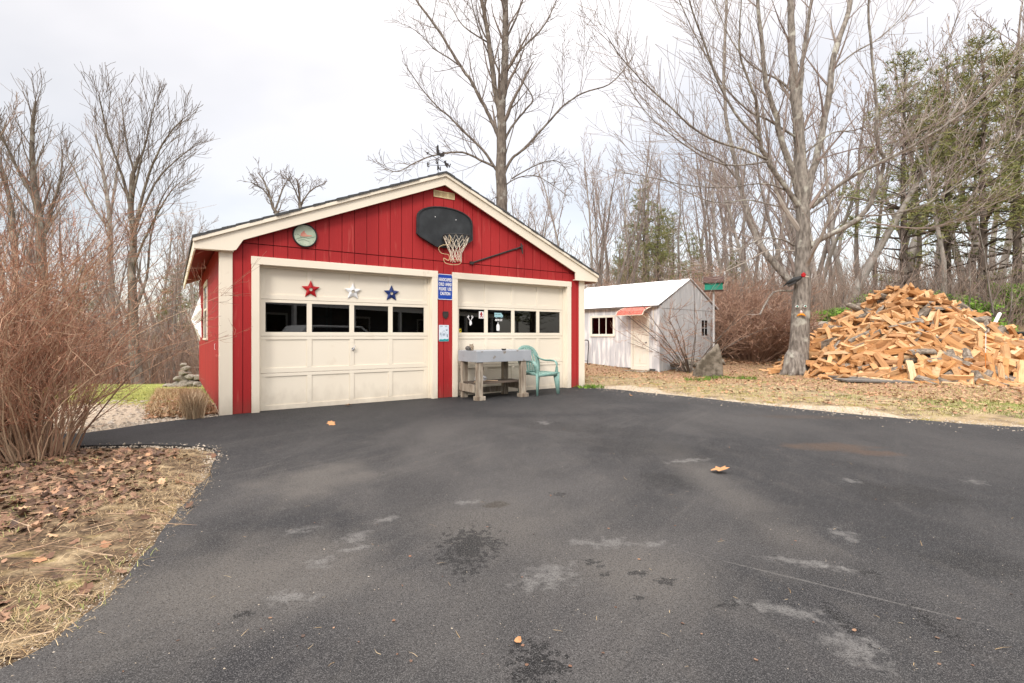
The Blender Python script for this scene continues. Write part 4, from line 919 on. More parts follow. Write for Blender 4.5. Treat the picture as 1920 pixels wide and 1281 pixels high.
do_ = d.build('door', M['sheddoor'], SH_, bevel=.002)
d = MB(); d.lathe([(.022, -.008), (.01, -.03), (.024, -.05), (.015, -.065)], (b_-.11, 0, .95), 10, ax='y'); d.build('handle', M['metalgrey'], do_)
# awning over the shed door
aw = empty('door_awning', SW2((a+b_)/2, -.022, 1.95), SR, 'small red curved awning over the white shed door', 'awning')
P = [(0, .13), (-.30, .06), (-.52, -.03), (-.60, -.15)]
q = MB(); Q = P+[(y_, z_-.012) for y_, z_ in P[::-1]]
for i in range(6):
    xx = -.47+.94*i/6; q.prism(Q, 'x', xx+.002, xx+.94/6-.002)
q.build('canopy', M['awning'], aw)
q = MB()
for sx_ in (-.48, .48):
    q.tube([(sx_, y_, z_-.01) for y_, z_ in P], .014, 6); q.tube([(sx_, -.58, -.16), (sx_, 0, -.48)], .010, 6); q.tube([(sx_, 0, .10), (sx_, 0, -.5)], .012, 6)
q.tube([(-.48, -.60, -.165), (.48, -.60, -.165)], .012, 6)
q.build('frame', M['netw'], aw)
# door step
st_ = empty('door_step', SW2((a+b_)/2, -.28, -.02), SR, 'pale worn stone step below the white shed door', 'step')
q = MB(); q.box(-.42, .42, -.2, .24, 0, .10); q.box(-.28, .36, -.28, -.201, 0, .05); q.build('step_block', M['stone'], st_, bevel=.015)
# hand truck
ht = empty('hand_truck', SW2(-2.7, -.30, .0), SR, 'black hand truck with a tall looped handle, leaning at the grey shed', 'hand truck')
q = MB(); q.tube(spline([(-.13, 0, .05), (-.13, .05, .6), (-.13, .08, .92), (-.09, .09, .99), (0, .09, 1.01), (.09, .09, .99), (.13, .08, .92), (.13, .05, .6), (.13, 0, .05)], 5), .016, 6); q.tube([(-.13, .02, .3), (.13, .02, .3)], .012, 6); q.build('frame', M['blackmetal'], ht)
q = MB(); q.box(-.20, .20, -.2, .0, .02, .04); q.build('toe_plate', M['blackmetal'], ht)
for sx_ in (-.2, .2):
    q = MB(); q.lathe([(.02, -.02), (.09, -.025), (.11, -.015), (.11, .015), (.09, .025), (.02, .02)], (sx_, .06, .11), 16, ax='x'); q.build('wheel', M['rubber'], ht)
sr = empty('wood_rail', SW2(-3.4, -.22, .0), SR, 'low black rail lying along the foot of the shed wall', 'rail')
q = MB(); q.box(-.5, .5, -.05, .05, .18, .23); q.box(-.48, -.42, -.04, .04, 0, .179); q.box(.42, .48, -.04, .04, 0, .179); q.build('rail_beam', M['blackmetal'], sr)
# ------------------------------------------------------------------ stones
def rock_mesh(seed, n=14, k=9):
    R = random.Random(seed); b = bmesh.new(); bmesh.ops.create_icosphere(b, subdivisions=3, radius=1)
    pl = [(Vector((R.gauss(0, 1), R.gauss(0, 1), R.gauss(0, .8))).normalized(), R.uniform(.55, .85)) for _ in range(11)]
    for v_ in b.verts:
        for nn3, dd_ in pl:
            s_ = v_.co.dot(nn3)
            if s_ > dd_: v_.co -= nn3*(s_-dd_)*.93
        v_.co += v_.co.normalized()*noise.noise(v_.co*2.3+Vector((seed, 0, 0)))*.07
    me = bpy.data.meshes.new('stone'); b.to_mesh(me); b.free(); me.materials.append(M['stone']); return me
RM = [rock_mesh(i) for i in range(5)]
def rock(loc, sc, rot, label, group=None, name='rock', mi=0):
    o = bpy.data.objects.new(name, RM[mi]); COL.objects.link(o); o.location = loc; o.scale = sc; o.rotation_euler = rot
    return tag(o, label, 'rock', group)
RK = random.Random(21)
# rubble under the shed's right gable
for i in range(16):
    y_ = .55+2.9*(i % 9)/9+RK.uniform(-.1, .1); x_ = .22+RK.uniform(0, .35); lv = i//9
    p = SW2(x_ if not lv else x_-.08, y_, 0); s_ = RK.uniform(.12, .22)
    rock((p.x, p.y, T(p.x, p.y)+.09+lv*.16), (s_*1.3, s_, s_*.62), (RK.uniform(-.3, .3), RK.uniform(-.3, .3), RK.uniform(0, 6)), 'rough grey stone in the low rubble wall along the shed gable', 'rubble stones along the shed gable', mi=i % 5)
# stone pile at the left rear of the garage
cc = at(345, 705, 13.6); zc = T(cc.x, cc.y)
spots_ = [(0, 0, .14, .34), (-.34, .05, .12, .26), (.36, .1, .16, .30), (-.12, .02, .36, .27), (.22, .05, .40, .26), (.0, .05, .56, .24), (.04, .0, .74, .19), (-.04, .02, .88, .14), (.62, -.05, .14, .26), (-.6, -.1, .08, .20), (.58, .1, .38, .24), (-.25, -.35, .08, .18)]
for i, (x_, y_, z_, s_) in enumerate(spots_):
    rock((cc.x+x_*.62, cc.y+y_*.62, zc+z_*.72), (s_*.75, s_*.62, s_*.37), (RK.uniform(-.2, .2), RK.uniform(-.2, .2), RK.uniform(0, 6)), 'rough stone in the stacked stone heap left behind the red garage', 'stones heaped behind the garage', mi=i % 5)
# stone bank / wall behind the woodpile
for i in range(46):
    px = 1395+RK.random()*240; Z_ = 21.5+RK.uniform(-.5, .9); u = (px-960)/F; x_ = u*Z_; s_ = RK.uniform(.22, .5)
    rock((x_, Z_, T(x_, Z_)+RK.uniform(0.05, .9)), (s_*1.3, s_, s_*.65), (RK.uniform(-.3, .3), RK.uniform(-.3, .3), RK.uniform(0, 6)), 'lichen grey stone in the old wall behind the maple trunk', 'stones of the wall behind the maple', mi=i % 5)
# upright slab
sl = empty('stone_slab', gp(1328, 708), rad(-8), 'large upright leaning slab of stone, in front of the birdhouse pole', 'stone slab')
q = MB(); P = [(-.42, -.05), (.38, -.05), (.37, .30), (.33, .66), (.25, .93), (.19, .90), (.06, .74), (-.12, .56), (-.28, .36), (-.38, .12)]
q.prism(P, 'y', -.07, .10)
so = q.build('slab_body', M['slab'], sl, bevel=.03)
# birdhouse
bh0 = at(1338, 648, 13.95); bz = T(bh0.x, bh0.y)
bh = empty('birdhouse', (bh0.x, bh0.y, bz), rad(-22), 'green birdhouse with a brown roof on a pale grey pole', 'birdhouse')
hz = 2.40-bz
q = MB(); q.tube([(0, 0, -.1), (0, 0, hz)], .028, 8); q.build('pole', mk('pole_grey', (.5, .5, .5), (.38, .38, .38), 12, rough=.5), bh)
q = MB(); q.box(-.26, .26, -.16, .16, hz, hz+.022); q.build('floor_plate', M['birdroof'], bh)
q = MB(); q.prism([(-.125, hz+.0225), (.125, hz+.0225), (.135, hz+.24), (0, hz+.36), (-.135, hz+.24)], 'x', -.235, .235); q.build('box', M['green'], bh, bevel=.004)
q = MB(); q.prism([(-.19, hz+.235), (0, hz+.41), (0, hz+.385), (-.19, hz+.21)], 'x', -.27, .27); q.prism([(.19, hz+.235), (.001, hz+.41), (.001, hz+.385), (.19, hz+.21)], 'x', -.27, .27); q.build('roof', M['birdroof'], bh)
q = MB(); q.lathe([(.03, .2355), (.03, .242)], (0, 0, hz+.19), 12, ax='x'); q.build('entrance_hole', M['black'], bh)
# ------------------------------------------------------------------ woodpile
PC = Vector((11.12, 14.2, 0)); PRX0, PRX1, PRY = 3.05, 4.25, 3.0; PH = 2.38
def pile_h(x, y):
    dx_ = (x-PC.x)/(PRX0 if x < PC.x else PRX1); dy_ = (y-PC.y)/PRY
    r_ = math.sqrt(dx_*dx_+dy_*dy_)
    if r_ >= 1: return 0
    return PH*.97*((1-r_**1.25)**.90)*(1+.10*math.sin(5*math.atan2(dy_, dx_)+1))*(1 if r_ > .15 else 1)
WR = random.Random(77)
def log_mesh(kind, seed, low=False):
    """split log along x: wedge, half round, thin split or round; bark on its curved side"""
    R = random.Random(seed); L = R.uniform(.48, .64); P = []; L *= 1.22; nb_ = R.random() < .75
    if kind == 'wedge':
        a = R.uniform(.085, .125); w_ = R.uniform(50, 85); n_ = 5
        P = [(0, 0, 0)]+[(a*math.cos(rad(-w_/2+w_*i/(n_-1))), a*math.sin(rad(-w_/2+w_*i/(n_-1))), 0 if nb_ else 1) for i in range(n_)]
        P = [(y_-a*.55, z_, f_) for y_, z_, f_ in P]
    elif kind == 'half':
        a = R.uniform(.075, .10); P = [(a*math.cos(rad(180*i/6)), a*math.sin(rad(180*i/6))-.03, 1) for i in range(7)]
    elif kind == 'split':
        a, b_ = R.uniform(.06, .095), R.uniform(.028, .045); P = [(-a, -b_, 0), (a, -b_*.8, 0), (a*.9, b_*.7, 0), (R.uniform(-.3, .3)*a, b_*1.4, 0), (-a*.95, b_*.9, 0)]
    elif kind == 'quad':
        a = R.uniform(.05, .075); P = [(-a, -a*.7, 0), (a, -a*.9, 0), (a*1.05, a*.7, 0 if nb_ else 1), (.2*a, a*1.05, 1), (-a*.9, a*.8, 0)]
    else:
        a = R.uniform(.055, .085); P = [(a*math.cos(2*math.pi*i/9), a*math.sin(2*math.pi*i/9), 1) for i in range(9)]
    n_ = len(P); K = 2 if low else 7; q = MB(); bend = R.uniform(-.02, .02); tap = R.uniform(-.16, .16); tw = R.uniform(-.25, .25)
    offs = [R.uniform(-.03, .03) for _ in P]
    for k in range(K):
        t_ = k/(K-1); x_ = (t_-.5)*L; f_ = 1+tap*(t_-.5); c_, s_ = math.cos(tw*(t_-.5)), math.sin(tw*(t_-.5))
        for i, (y_, z_, e_) in enumerate(P):
            j = 0 if low else .006
            yy = y_*f_+R.uniform(-j, j); zz = z_*f_+bend*math.sin(math.pi*t_)*2+R.uniform(-j, j)
            q.v.append((x_+(offs[i] if k in (0, K-1) else 0), yy*c_-zz*s_, yy*s_+zz*c_))
    for k in range(K-1):
        for i in range(n_):
            j = (i+1) % n_; bk = P[i][2] and P[j][2]
            q.f.append((k*n_+i, k*n_+j, (k+1)*n_+j, (k+1)*n_+i)); q.m.append(1 if bk else 0)
    q.f.append(tuple(range(n_-1, -1, -1))); q.f.append(tuple((K-1)*n_+i for i in range(n_))); q.m += [2, 2]
    return q
KINDS = ['wedge']*7+['half']*1+['split']*6+['quad']*6+['round']*1
LMB = []
for i, k in enumerate(KINDS):
    q = log_mesh(k, 100+i); me = bpy.data.meshes.new('split_log'); me.from_pydata(q.v, [], q.f)
    for mm_ in ('wood', 'woodbark', 'woodend'): me.materials.append(M[mm_])
    me.polygons.foreach_set('material_index', q.m); me.update(); LMB.append((k, me))
LOW = [(k, log_mesh(k, 100+i, True)) for i, k in enumerate(KINDS)]
def log_pose(x, y, lift, flat=0):
    e_ = .05; h = pile_h(x, y); gx = (pile_h(x+e_, y)-pile_h(x-e_, y))/(2*e_); gy = (pile_h(x, y+e_)-pile_h(x, y-e_))/(2*e_)
    g_ = math.hypot(gx, gy); mx_ = 1.0
    if g_ > mx_: gx *= mx_/g_; gy *= mx_/g_
    nrm = Vector((-gx, -gy, 1)).normalized()
    down = Vector((gx, gy, 0)); 
    a = WR.uniform(0, math.pi*2)
    tx = Vector((math.cos(a), math.sin(a), 0)); tx = (tx-nrm*tx.dot(nrm)).normalized()
    # some logs slide pointing down the slope
    tilt = WR.gauss(0, .24); tx = (tx+nrm*tilt).normalized()
    roll = WR.uniform(0, 6.28); up_ = nrm.cross(tx).normalized(); up_ = (up_*math.cos(roll)+tx.cross(up_)*math.sin(roll)).normalized()
    m_ = Matrix((tx, up_, tx.cross(up_))).transposed().to_4x4()
    m_.translation = Vector((x, y, T(x, y)+max(.045, h+lift)))
    return m_
placed = []
def try_place(n, mind, lift, cond):
    out_ = []; tries = 0
    while len(out_) < n and tries < n*60:
        tries += 1
        x = WR.uniform(PC.x-PRX0-.1, PC.x+PRX1+.1); y = WR.uniform(PC.y-PRY-.05, PC.y+PRY)
        dx_ = (x-PC.x)/(PRX0 if x < PC.x else PRX1); dy_ = (y-PC.y)/PRY; r_ = dx_*dx_+dy_*dy_
        if r_ > 1.03 or (x-8.19)**2+(y-14.3)**2 < .27 or not cond(x, y): continue
        if any((x-a)**2+(y-b_)**2 < mind*mind for a, b_ in out_): continue
        out_.append((x, y))
    return [(x, y, lift) for x, y in out_]
def facing(x, y):   # on the camera's side of the heap
    v_ = Vector((-x, -y)); g_ = Vector((x-PC.x, (y-PC.y)*1.3)); return g_.dot(v_) > -.9*v_.length and x/y < 1.10
top = try_place(315, .15, .02, facing)
KNAMES = {'wedge': ('orange wedge-shaped split log in the big woodpile beside the maple', 'wedge logs in the woodpile'), 'half': ('half-round split log with bark in the big woodpile', 'half-round logs in the woodpile'),
          'split': ('thin flat split of orange wood in the big woodpile', 'thin splits in the woodpile'), 'quad': ('squarish split log in the big woodpile', 'square splits in the woodpile'), 'round': ('unsplit round log in grey bark in the big woodpile', 'round bark logs in the woodpile')}
def put_log(m_, ki):
    k, me = LMB[ki]; o = bpy.data.objects.new('split_log', me); COL.objects.link(o); o.matrix_world = m_
    return tag(o, KNAMES[k][0], 'firewood', KNAMES[k][1])
cnt = 0
for x, y, lf in top[:290]:
    put_log(log_pose(x, y, WR.uniform(-.02, .07)), WR.randrange(len(KINDS)-1) if WR.random() < .8 else WR.randrange(len(KINDS)))
rest = [(x, y, -.10) for x, y, _ in try_place(420, .13, 0, lambda x, y: True)]+[(x, y, -.20) for x, y, _ in try_place(380, .13, 0, lambda x, y: True)]+[(x, y, -.02) for x, y, _ in try_place(260, .15, 0, lambda x, y: not facing(x, y))]+[(x, y, -.34) for x, y, _ in try_place(260, .15, 0, lambda x, y: True)]
rest += [(x, y, -.05) for x, y, _ in try_place(300, .12, 0, facing)]
big = MB()
for x, y, lf in rest:
    k, q = LOW[WR.randrange(len(LOW))]; m_ = log_pose(x, y, lf+WR.uniform(-.03, .03)); b_ = len(big.v)
    big.v += [tuple(m_ @ Vector(v_)) for v_ in q.v]; big.f += [tuple(b_+i for i in f_) for f_ in q.f]; big.m += q.m
bo = big.build('firewood_heap', [M['wood'], M['woodbark'], M['woodend']]); tag(bo, 'inner mass of split orange firewood filling the big woodpile', 'firewood', kind='stuff')
# a few strays at the foot
for (px, py, Z_, rz_, ki) in ((1452, 703, 0, .7, 0), (1445, 700, 0, 2.2, 8)):
    p = gp(px, py); m_ = Matrix.Rotation(rz_, 4, 'Z') @ Matrix.Rotation(.5, 4, 'X'); m_.translation = (p.x, p.y, .07); o = put_log(m_, ki)
    o['label'] = 'split log lying on the leaves left of the maple trunk'; o['group'] = 'strays left of the maple'
# boards under the heap
for i, (pa_, pb_, lb) in enumerate((((1488, 704), (1600, 716), 'dark weathered plank under the left foot of the woodpile'), ((1585, 721), (1712, 722), 'dark weathered plank under the front foot of the woodpile'))):
    a, b_ = gp(*pa_), gp(*pb_); mid = (a+b_)/2; L_ = (b_-a).length
    e = empty('wood_plank', (mid.x, mid.y, .075), math.atan2(b_.y-a.y, b_.x-a.x), lb, 'plank'); e.rotation_euler.y = rad(1 if i else -1)
    q = MB(); q.box(-L_/2, L_/2, -.05, .55, -.02, .02); q.box(-L_/2+.1, -L_/2+.2, 0, .5, -.07, -.021); q.box(L_/2-.2, L_/2-.1, 0, .5, -.07, -.021); q.build('plank_body', M['board'], e, bevel=.004)
# marker stake
p = gp(1848, 722); e = empty('marker_stake', (p.x, p.y, 0), 0, 'thin orange and white marker stake in front of the woodpile', 'stake')
q = MB(); q.tube([(0, 0, 0), (.02, .02, .75)], .006, 6); q.build('lower_rod', M['orange'], e)
q = MB(); q.tube([(.02, .02, .7505), (.035, .03, 1.22)], .0075, 6); q.build('upper_rod', M['white'], e)
# tarps
def tarp(name, pts_, label, mat):
    q = MB(); n_ = len(pts_[0]); 
    for row in pts_:
        for p_ in row: q.v.append(tuple(p_))
    for row in pts_:
        for p_ in row: q.v.append((p_[0], p_[1], p_[2]-.02))
    R_ = len(pts_); nv_ = R_*n_
    for j in range(R_-1):
        for i in range(n_-1):
            a = j*n_+i; q.f.append((a, a+1, a+n_+1, a+n_)); q.f.append((nv_+a, nv_+a+n_, nv_+a+n_+1, nv_+a+1)); q.m += [0, 0]
    bd_ = [i for i in range(n_-1)]+[(j+1)*n_-1 for j in range(R_-1)]+[nv_-1-i for i in range(n_-1)]+[(R_-1-j)*n_ for j in range(R_-1)]
    for k in range(len(bd_)):
        a, b_ = bd_[k], bd_[(k+1) % len(bd_)]; q.f.append((a, nv_+a, nv_+b_, b_)); q.m.append(0)
    o = q.build(name, mat, smooth=True); tag(o, label, 'tarp'); return o
tp = []
for j in range(9):
    row = []
    for i in range(15):
        x = 13.75+i*.15+j*.04; y = 14.9+j*.17
        z = T(x, y)+max(.1, 2.0-(x-13.5)*.52-max(0, j-4)*.22)+.015*math.sin(i*1.1+j)+.03*math.sin(j*1.3+i*.5)+.06*noise.noise(Vector((i*.6, j*.6, 3)))
        row.append((x, y, z))
    tp.append(row)
tarp('tarp', tp, 'pale blue grey tarp draped on the right shoulder of the woodpile', M['tarp'])
e = empty('white_pipe', at(1868, 598, 14.6), rad(30), 'short white pipe sticking up from the tarp on the woodpile', 'pipe')
q = MB(); q.tube([(-.1, 0, -.12), (.28, 0, .16)], .045, 8); q.build('pipe_body', M['white'], e)
# bin at the right edge
p = Vector(((1916-960)/F*19.5, 19.5, 0)); p.z = T(p.x, p.y)
e = empty('black_bin', p, rad(-20), 'black plastic bin at the right edge, beyond the woodpile', 'bin')
q = MB(); q.prism([(-.26, 0), (.26, 0), (.32, .75), (-.32, .75)], 'y', -.3, .3); q.build('bin_body', M['black'], e, bevel=.02)
q = MB(); q.box(-.34, .34, -.34, .34, .751, .82); q.tube([(-.3, -.36, .76), (.3, -.36, .76)], .02, 6); q.build('lid', M['black'], e, bevel=.02)
# ------------------------------------------------------------------ trees
def grow(R, mbt, mbc, p, d, L, r, lvl, P, side=None):
    """one branch and its children; levels >= P['split'] go to the crown mesh"""
    n = P['seg'][min(lvl, len(P['seg'])-1)]; step = L/n; pts = [p.copy()]; rs = [r]; dirs = [d.copy()]
    wob = P['wob'][min(lvl, len(P['wob'])-1)]; up = P['up'][min(lvl, len(P['up'])-1)]
    for i in range(n):
        d = (d+Vector((R.gauss(0, wob), R.gauss(0, wob), R.gauss(0, wob)+up))).normalized()
        p = p+d*step; pts.append(p.copy()); dirs.append(d.copy()); rs.append(max(P['rmin'], r*(1-(i+1)/n*P['taper'])))
    mb = mbt if lvl < P['split'] else mbc
    ns = 7 if r > .09 else 5 if r > .035 else 3
    mb.tube(pts, rs, ns, cap=r > .06)
    if lvl < P['levels']:
        kids(R, mbt, mbc, pts, rs, dirs, L, lvl, P)
def kids(R, mbt, mbc, pts, rs, dirs, L, lvl, P, n=None, start=None):
    nb = n if n is not None else P['nb'][min(lvl, len(P['nb'])-1)]; st_ = start if start is not None else P['start'][min(lvl, len(P['start'])-1)]
    az = R.uniform(0, 6.28)
    for k in range(nb):
        t_ = st_+(1-st_)*(k+R.uniform(.1, .9))/nb; f_ = t_*(len(pts)-1); i = min(len(pts)-2, int(f_)); q = pts[i].lerp(pts[i+1], f_-i)
        dd_ = dirs[i]; az += 2.4+R.uniform(-.5, .5)
        o = dd_.orthogonal().normalized(); o2 = dd_.cross(o)
        a = rad(R.uniform(*P['ang'])); side = o*math.cos(az)+o2*math.sin(az)
        nd = (dd_*math.cos(a)+side*math.sin(a)); nd.z += P.get('lift', .1); nd.normalize()
        rr = rs[i]*R.uniform(*P['rr']); ll = L*R.uniform(*P['lr'])*(1-P.get('fall', .45)*(t_-st_)/(1-st_+1e-6))
        if ll < .12: continue
        grow(R, mbt, mbc, q, nd, ll, max(P['rmin'], rr), lvl+1, P)
def make_tree(name, seed, h, r, P, tmat, cmat, lean=(0, 0)):
    R = random.Random(seed); t_, c_ = MB(), MB()
    grow(R, t_, c_, Vector((0, 0, -.3)), Vector((lean[0], lean[1], 1)).normalized(), h, r, 0, P)
    e = empty(name, (0, 0, -50)); t_.build('trunk', tmat, e, smooth=True); c_.build('crown', cmat, e); return e
# ---- traced trees
def traced(name, label, base, limbs, P, tmat, cmat, seed, Z0, cat='tree', group=None, scale_r=1.0):
    """limbs: list of (pixel points, r0, r1, depth change at the tip, number of side branches, side length)"""
    R = random.Random(seed); t_, c_ = MB(), MB(); b = Vector(base)
    e = empty(name, b, 0, label, cat, group)
    for pts, r0, r1, dz0, dz, nb, L in limbs:
        nb = int(nb*(1.55 if name == 'maple_tree' else 1.5)); W = [at(x, y, Z0+dz0+(dz-dz0)*(i/(len(pts)-1))**1.2)-b for i, (x, y) in enumerate(pts)]
        S = spline(W, 4); k = len(S)
        for i in range(1, k-1): S[i] = S[i]+Vector((R.gauss(0, .006), R.gauss(0, .006), R.gauss(0, .006)))*min(2, r0*12)
        rs = [(r0+(r1-r0)*(i/(k-1))**.8)*(scale_r if r0 < .24 else 1) for i in range(k)]
        (t_ if r0 > .035 else c_).tube(S, rs, 10 if r0 > .15 else 7 if r0 > .06 else 4)
        dirs = [(S[min(i+1, k-1)]-S[max(i-1, 0)]).normalized() for i in range(k)]
        if nb: kids(R, t_, c_, S, rs, dirs, L, 1, P, n=nb, start=.22 if r0 < .2 else .3)
    return e, t_, c_, R
def finish(e, t_, c_, tm, cm):
    t_.build('trunk', tm, e, smooth=True); c_.build('crown', cm, e)
# big maple by the woodpile
PM = dict(seg=[8, 7, 6, 4], wob=[.04, .045, .06, .08], up=[.02, .05, .07, .06], split=2, levels=3, taper=.8, rmin=.0052, nb=[6, 7, 6, 4], start=[.2, .12, .12, .2], ang=(22, 48), rr=(.30, .48), lr=(.5, 1.0), fall=.35, lift=.12)
mb_ = (8.19, 14.3, -.02)
ML = [
 ([(1490, 722), (1493, 690), (1498, 640), (1503, 560), (1505, 480), (1505, 400), (1501, 300), (1494, 200), (1487, 130), (1483, 40), (1482, -60)], .33, .07, 0, .0, 10, 2.6),
 ([(1503, 420), (1512, 367), (1527, 307), (1553, 192), (1563, 107), (1591, 21), (1605, -50)], .17, .08, 0, .8, 9, 2.6),
 ([(1503, 400), (1491, 337), (1463, 256), (1454, 213), (1437, 162), (1429, 85), (1420, -10), (1418, -60)], .14, .05, 0, -1.2, 8, 2.4),
 ([(1498, 210), (1504, 128), (1508, 85), (1522, 0), (1530, -60)], .09, .05, 0, .3, 6, 2.0),
 ([(1502, 392), (1472, 350), (1437, 299), (1425, 265), (1420, 213), (1416, 184), (1395, 128), (1386, 85), (1390, 0)], .11, .02, 0, -2.0, 11, 2.0),
 ([(1437, 299), (1399, 282), (1348, 267), (1300, 240), (1262, 205), (1215, 162), (1164, 107), (1140, 70)], .055, .012, -.8, -3.0, 12, 1.8),
 ([(1440, 303), (1380, 310), (1330, 300), (1270, 262), (1215, 215), (1170, 150)], .04, .01, -.8, -2.5, 12, 1.8),
 ([(1425, 265), (1380, 215), (1345, 150), (1320, 80), (1295, 10), (1285, -40)], .06, .02, -1, -2.4, 11, 1.8),
 ([(1486, 535), (1447, 488), (1428, 464), (1417, 442), (1402, 408), (1399, 384), (1386, 342), (1373, 278), (1361, 213), (1358, 107), (1363, 0), (1366, -50)], .15, .05, 0, 2.4, 10, 2.2),
 ([(1386, 342), (1350, 300), (1300, 276), (1250, 230), (1200, 178), (1160, 125)], .045, .01, 1.2, 2.4, 12, 1.8),
 ([(1521, 389), (1553, 363), (1595, 333), (1655, 303), (1719, 269), (1805, 213), (1870, 160), (1930, 100)], .09, .02, 0, -2.6, 14, 2.0),
 ([(1519, 463), (1544, 446), (1591, 423), (1625, 393), (1642, 354), (1657, 307), (1645, 264), (1642, 192), (1630, 43), (1628, -30)], .12, .03, 0, -1.6, 10, 1.9),
 ([(1612, 405), (1677, 401), (1741, 380), (1805, 342), (1860, 300), (1925, 230)], .045, .012, -.6, -2.2, 12, 1.8),
 ([(1625, 416), (1680, 425), (1741, 427), (1800, 410), (1870, 380), (1940, 350)], .035, .010, -.6, -2.0, 10, 1.5),
 ([(1489, 461), (1465, 449), (1425, 449), (1370, 477), (1306, 506)], .045, .01, 0, -2.2, 10, 1.3),
 ([(1489, 470), (1440, 470), (1400, 490), (1350, 512), (1320, 505)], .03, .008, 0, -2.5, 8, 1.0),
 ([(1500, 372), (1440, 345), (1360, 352), (1290, 348), (1230, 335), (1160, 322)], .04, .01, 0, -1.5, 12, 1.6),
 ([(1500, 395), (1450, 385), (1400, 375), (1340, 380), (1270, 350), (1200, 300), (1150, 250)], .04, .01, 0, .8, 12, 1.7),
 ([(1496, 260), (1440, 225), (1400, 205), (1350, 150), (1300, 60), (1270, -10)], .05, .015, 0, -1.0, 10, 1.8),
 ([(1493, 180), (1460, 150), (1420, 130), (1380, 90), (1350, 30), (1335, -20)], .05, .015, 0, .8, 10, 1.6),
 ([(1505, 290), (1560, 250), (1600, 245), (1650, 225), (1710, 170), (1770, 90), (1800, 20)], .045, .012, 0, -1.0, 12, 1.8),
 ([(1530, 300), (1600, 280), (1660, 270), (1740, 240), (1830, 190), (1900, 110)], .035, .012, 0, .7, 12, 1.7),
 ([(1563, 130), (1600, 100), (1650, 70), (1700, 20), (1730, -30)], .045, .015, .5, 1.0, 8, 1.6),
 ([(1521, 400), (1580, 370), (1650, 378), (1720, 350), (1800, 300), (1880, 270), (1940, 250)], .04, .012, 0, 1.6, 12, 1.7),
 ([(1484, 546), (1452, 548), (1433, 575), (1425, 590)], .055, .03, 0, -.8, 2, .5),
]
e, t_, c_, R_ = traced('maple_tree', 'big bare maple with a painted face, at the left edge of the woodpile', mb_, ML, PM, None, None, 4, 14.3, scale_r=.74)
for i in range(7):   # root flare
    a = i*.9+.3; t_.tube([(0, 0, .9), (math.cos(a)*.10, math.sin(a)*.10, .55), (math.cos(a)*.18, math.sin(a)*.18, .26), (math.cos(a)*.28, math.sin(a)*.28, .08), (math.cos(a)*.48, math.sin(a)*.48, -.06)], [.10, .20, .17, .13, .06], 10)
finish(e, t_, c_, M['maple'], M['maplecrown'])
# face and woodpecker on the maple
fd = Vector((-8.19, -14.3, 0)).normalized(); frz = math.atan2(fd.x, -fd.y)
def trunk_front(px, py, back=.29): 
    q = at(px, py, 14.3); return q+fd*back
fe = empty('tree_face', trunk_front(1502, 585, .30), frz, 'face ornament with green eyes and an orange moustache on the maple trunk', 'tree face')
for sx_ in (-.135, .125):
    q = MB(); q.ball((sx_, .0, .19), .07, .05, .058, 12, 8); eo = q.build('eye', M['white'], fe, smooth=True)
    q = MB(); q.ball((sx_+.01, -.04, .185), .032, .02, .034, 10, 6); q.build('iris', M['green'], eo, smooth=True)
    q = MB(); q.ball((sx_+.01, -.056, .185), .014, .008, .016, 8, 5); q.build('pupil', M['black'], eo)
    q = MB(); q.tube([(sx_-.08, -.02, .20), (sx_, -.04, .255), (sx_+.08, -.02, .21)], .014, 6); q.build('eyelid', M['maple'], eo)
q = MB(); q.ball((0, -.03, -.035), .045, .05, .075, 10, 7); q.build('nose', mk('nose_pink', (.72, .42, .36), (.78, .6, .55), 12, rough=.5), fe, smooth=True)
q = MB(); q.tube([(0, -.06, -.10), (-.07, -.05, -.12), (-.15, -.0, -.18)], [.035, .04, .01], 8); q.tube([(0, -.06, -.10), (.07, -.05, -.12), (.15, -.0, -.18)], [.035, .04, .01], 8); q.build('moustache', mk('orange_lip', (.80, .36, .03), (.7, .22, .02), 12, rough=.5), fe, smooth=True)
fe.scale = (.76,)*3
we = empty('woodpecker_figure', trunk_front(1494, 529, .36), frz, 'black woodpecker figure with a red crest, perched on the maple above the face', 'bird figure')
q = MB(); q.tube([(-.30, .0, -.10), (-.20, -.01, -.04), (-.06, -.02, .02), (.06, -.02, .07), (.12, -.02, .11)], [.012, .05, .085, .06, .035], 10); q.build('body', M['black'], we, smooth=True)
q = MB(); q.ball((.16, -.03, .13), .06, .045, .045, 10, 7); q.tube([(.11, -.03, .15), (.17, -.03, .20), (.22, -.03, .16)], [.03, .035, .01], 6); q.build('crest', M['starred'], we, smooth=True)
q = MB(); q.tube([(.20, -.03, .115), (.30, -.03, .09)], [.018, .004], 6); q.build('beak', M['netw'], we)
q = MB(); q.prism([(-.26, -.13), (-.10, -.05), (.0, .0), (-.02, -.07), (-.2, -.16)], 'y', -.10, -.085); q.prism([(-.30, -.10), (-.37, -.16), (-.27, -.13)], 'y', -.02, .0); q.build('wing', M['blackmetal'], we)
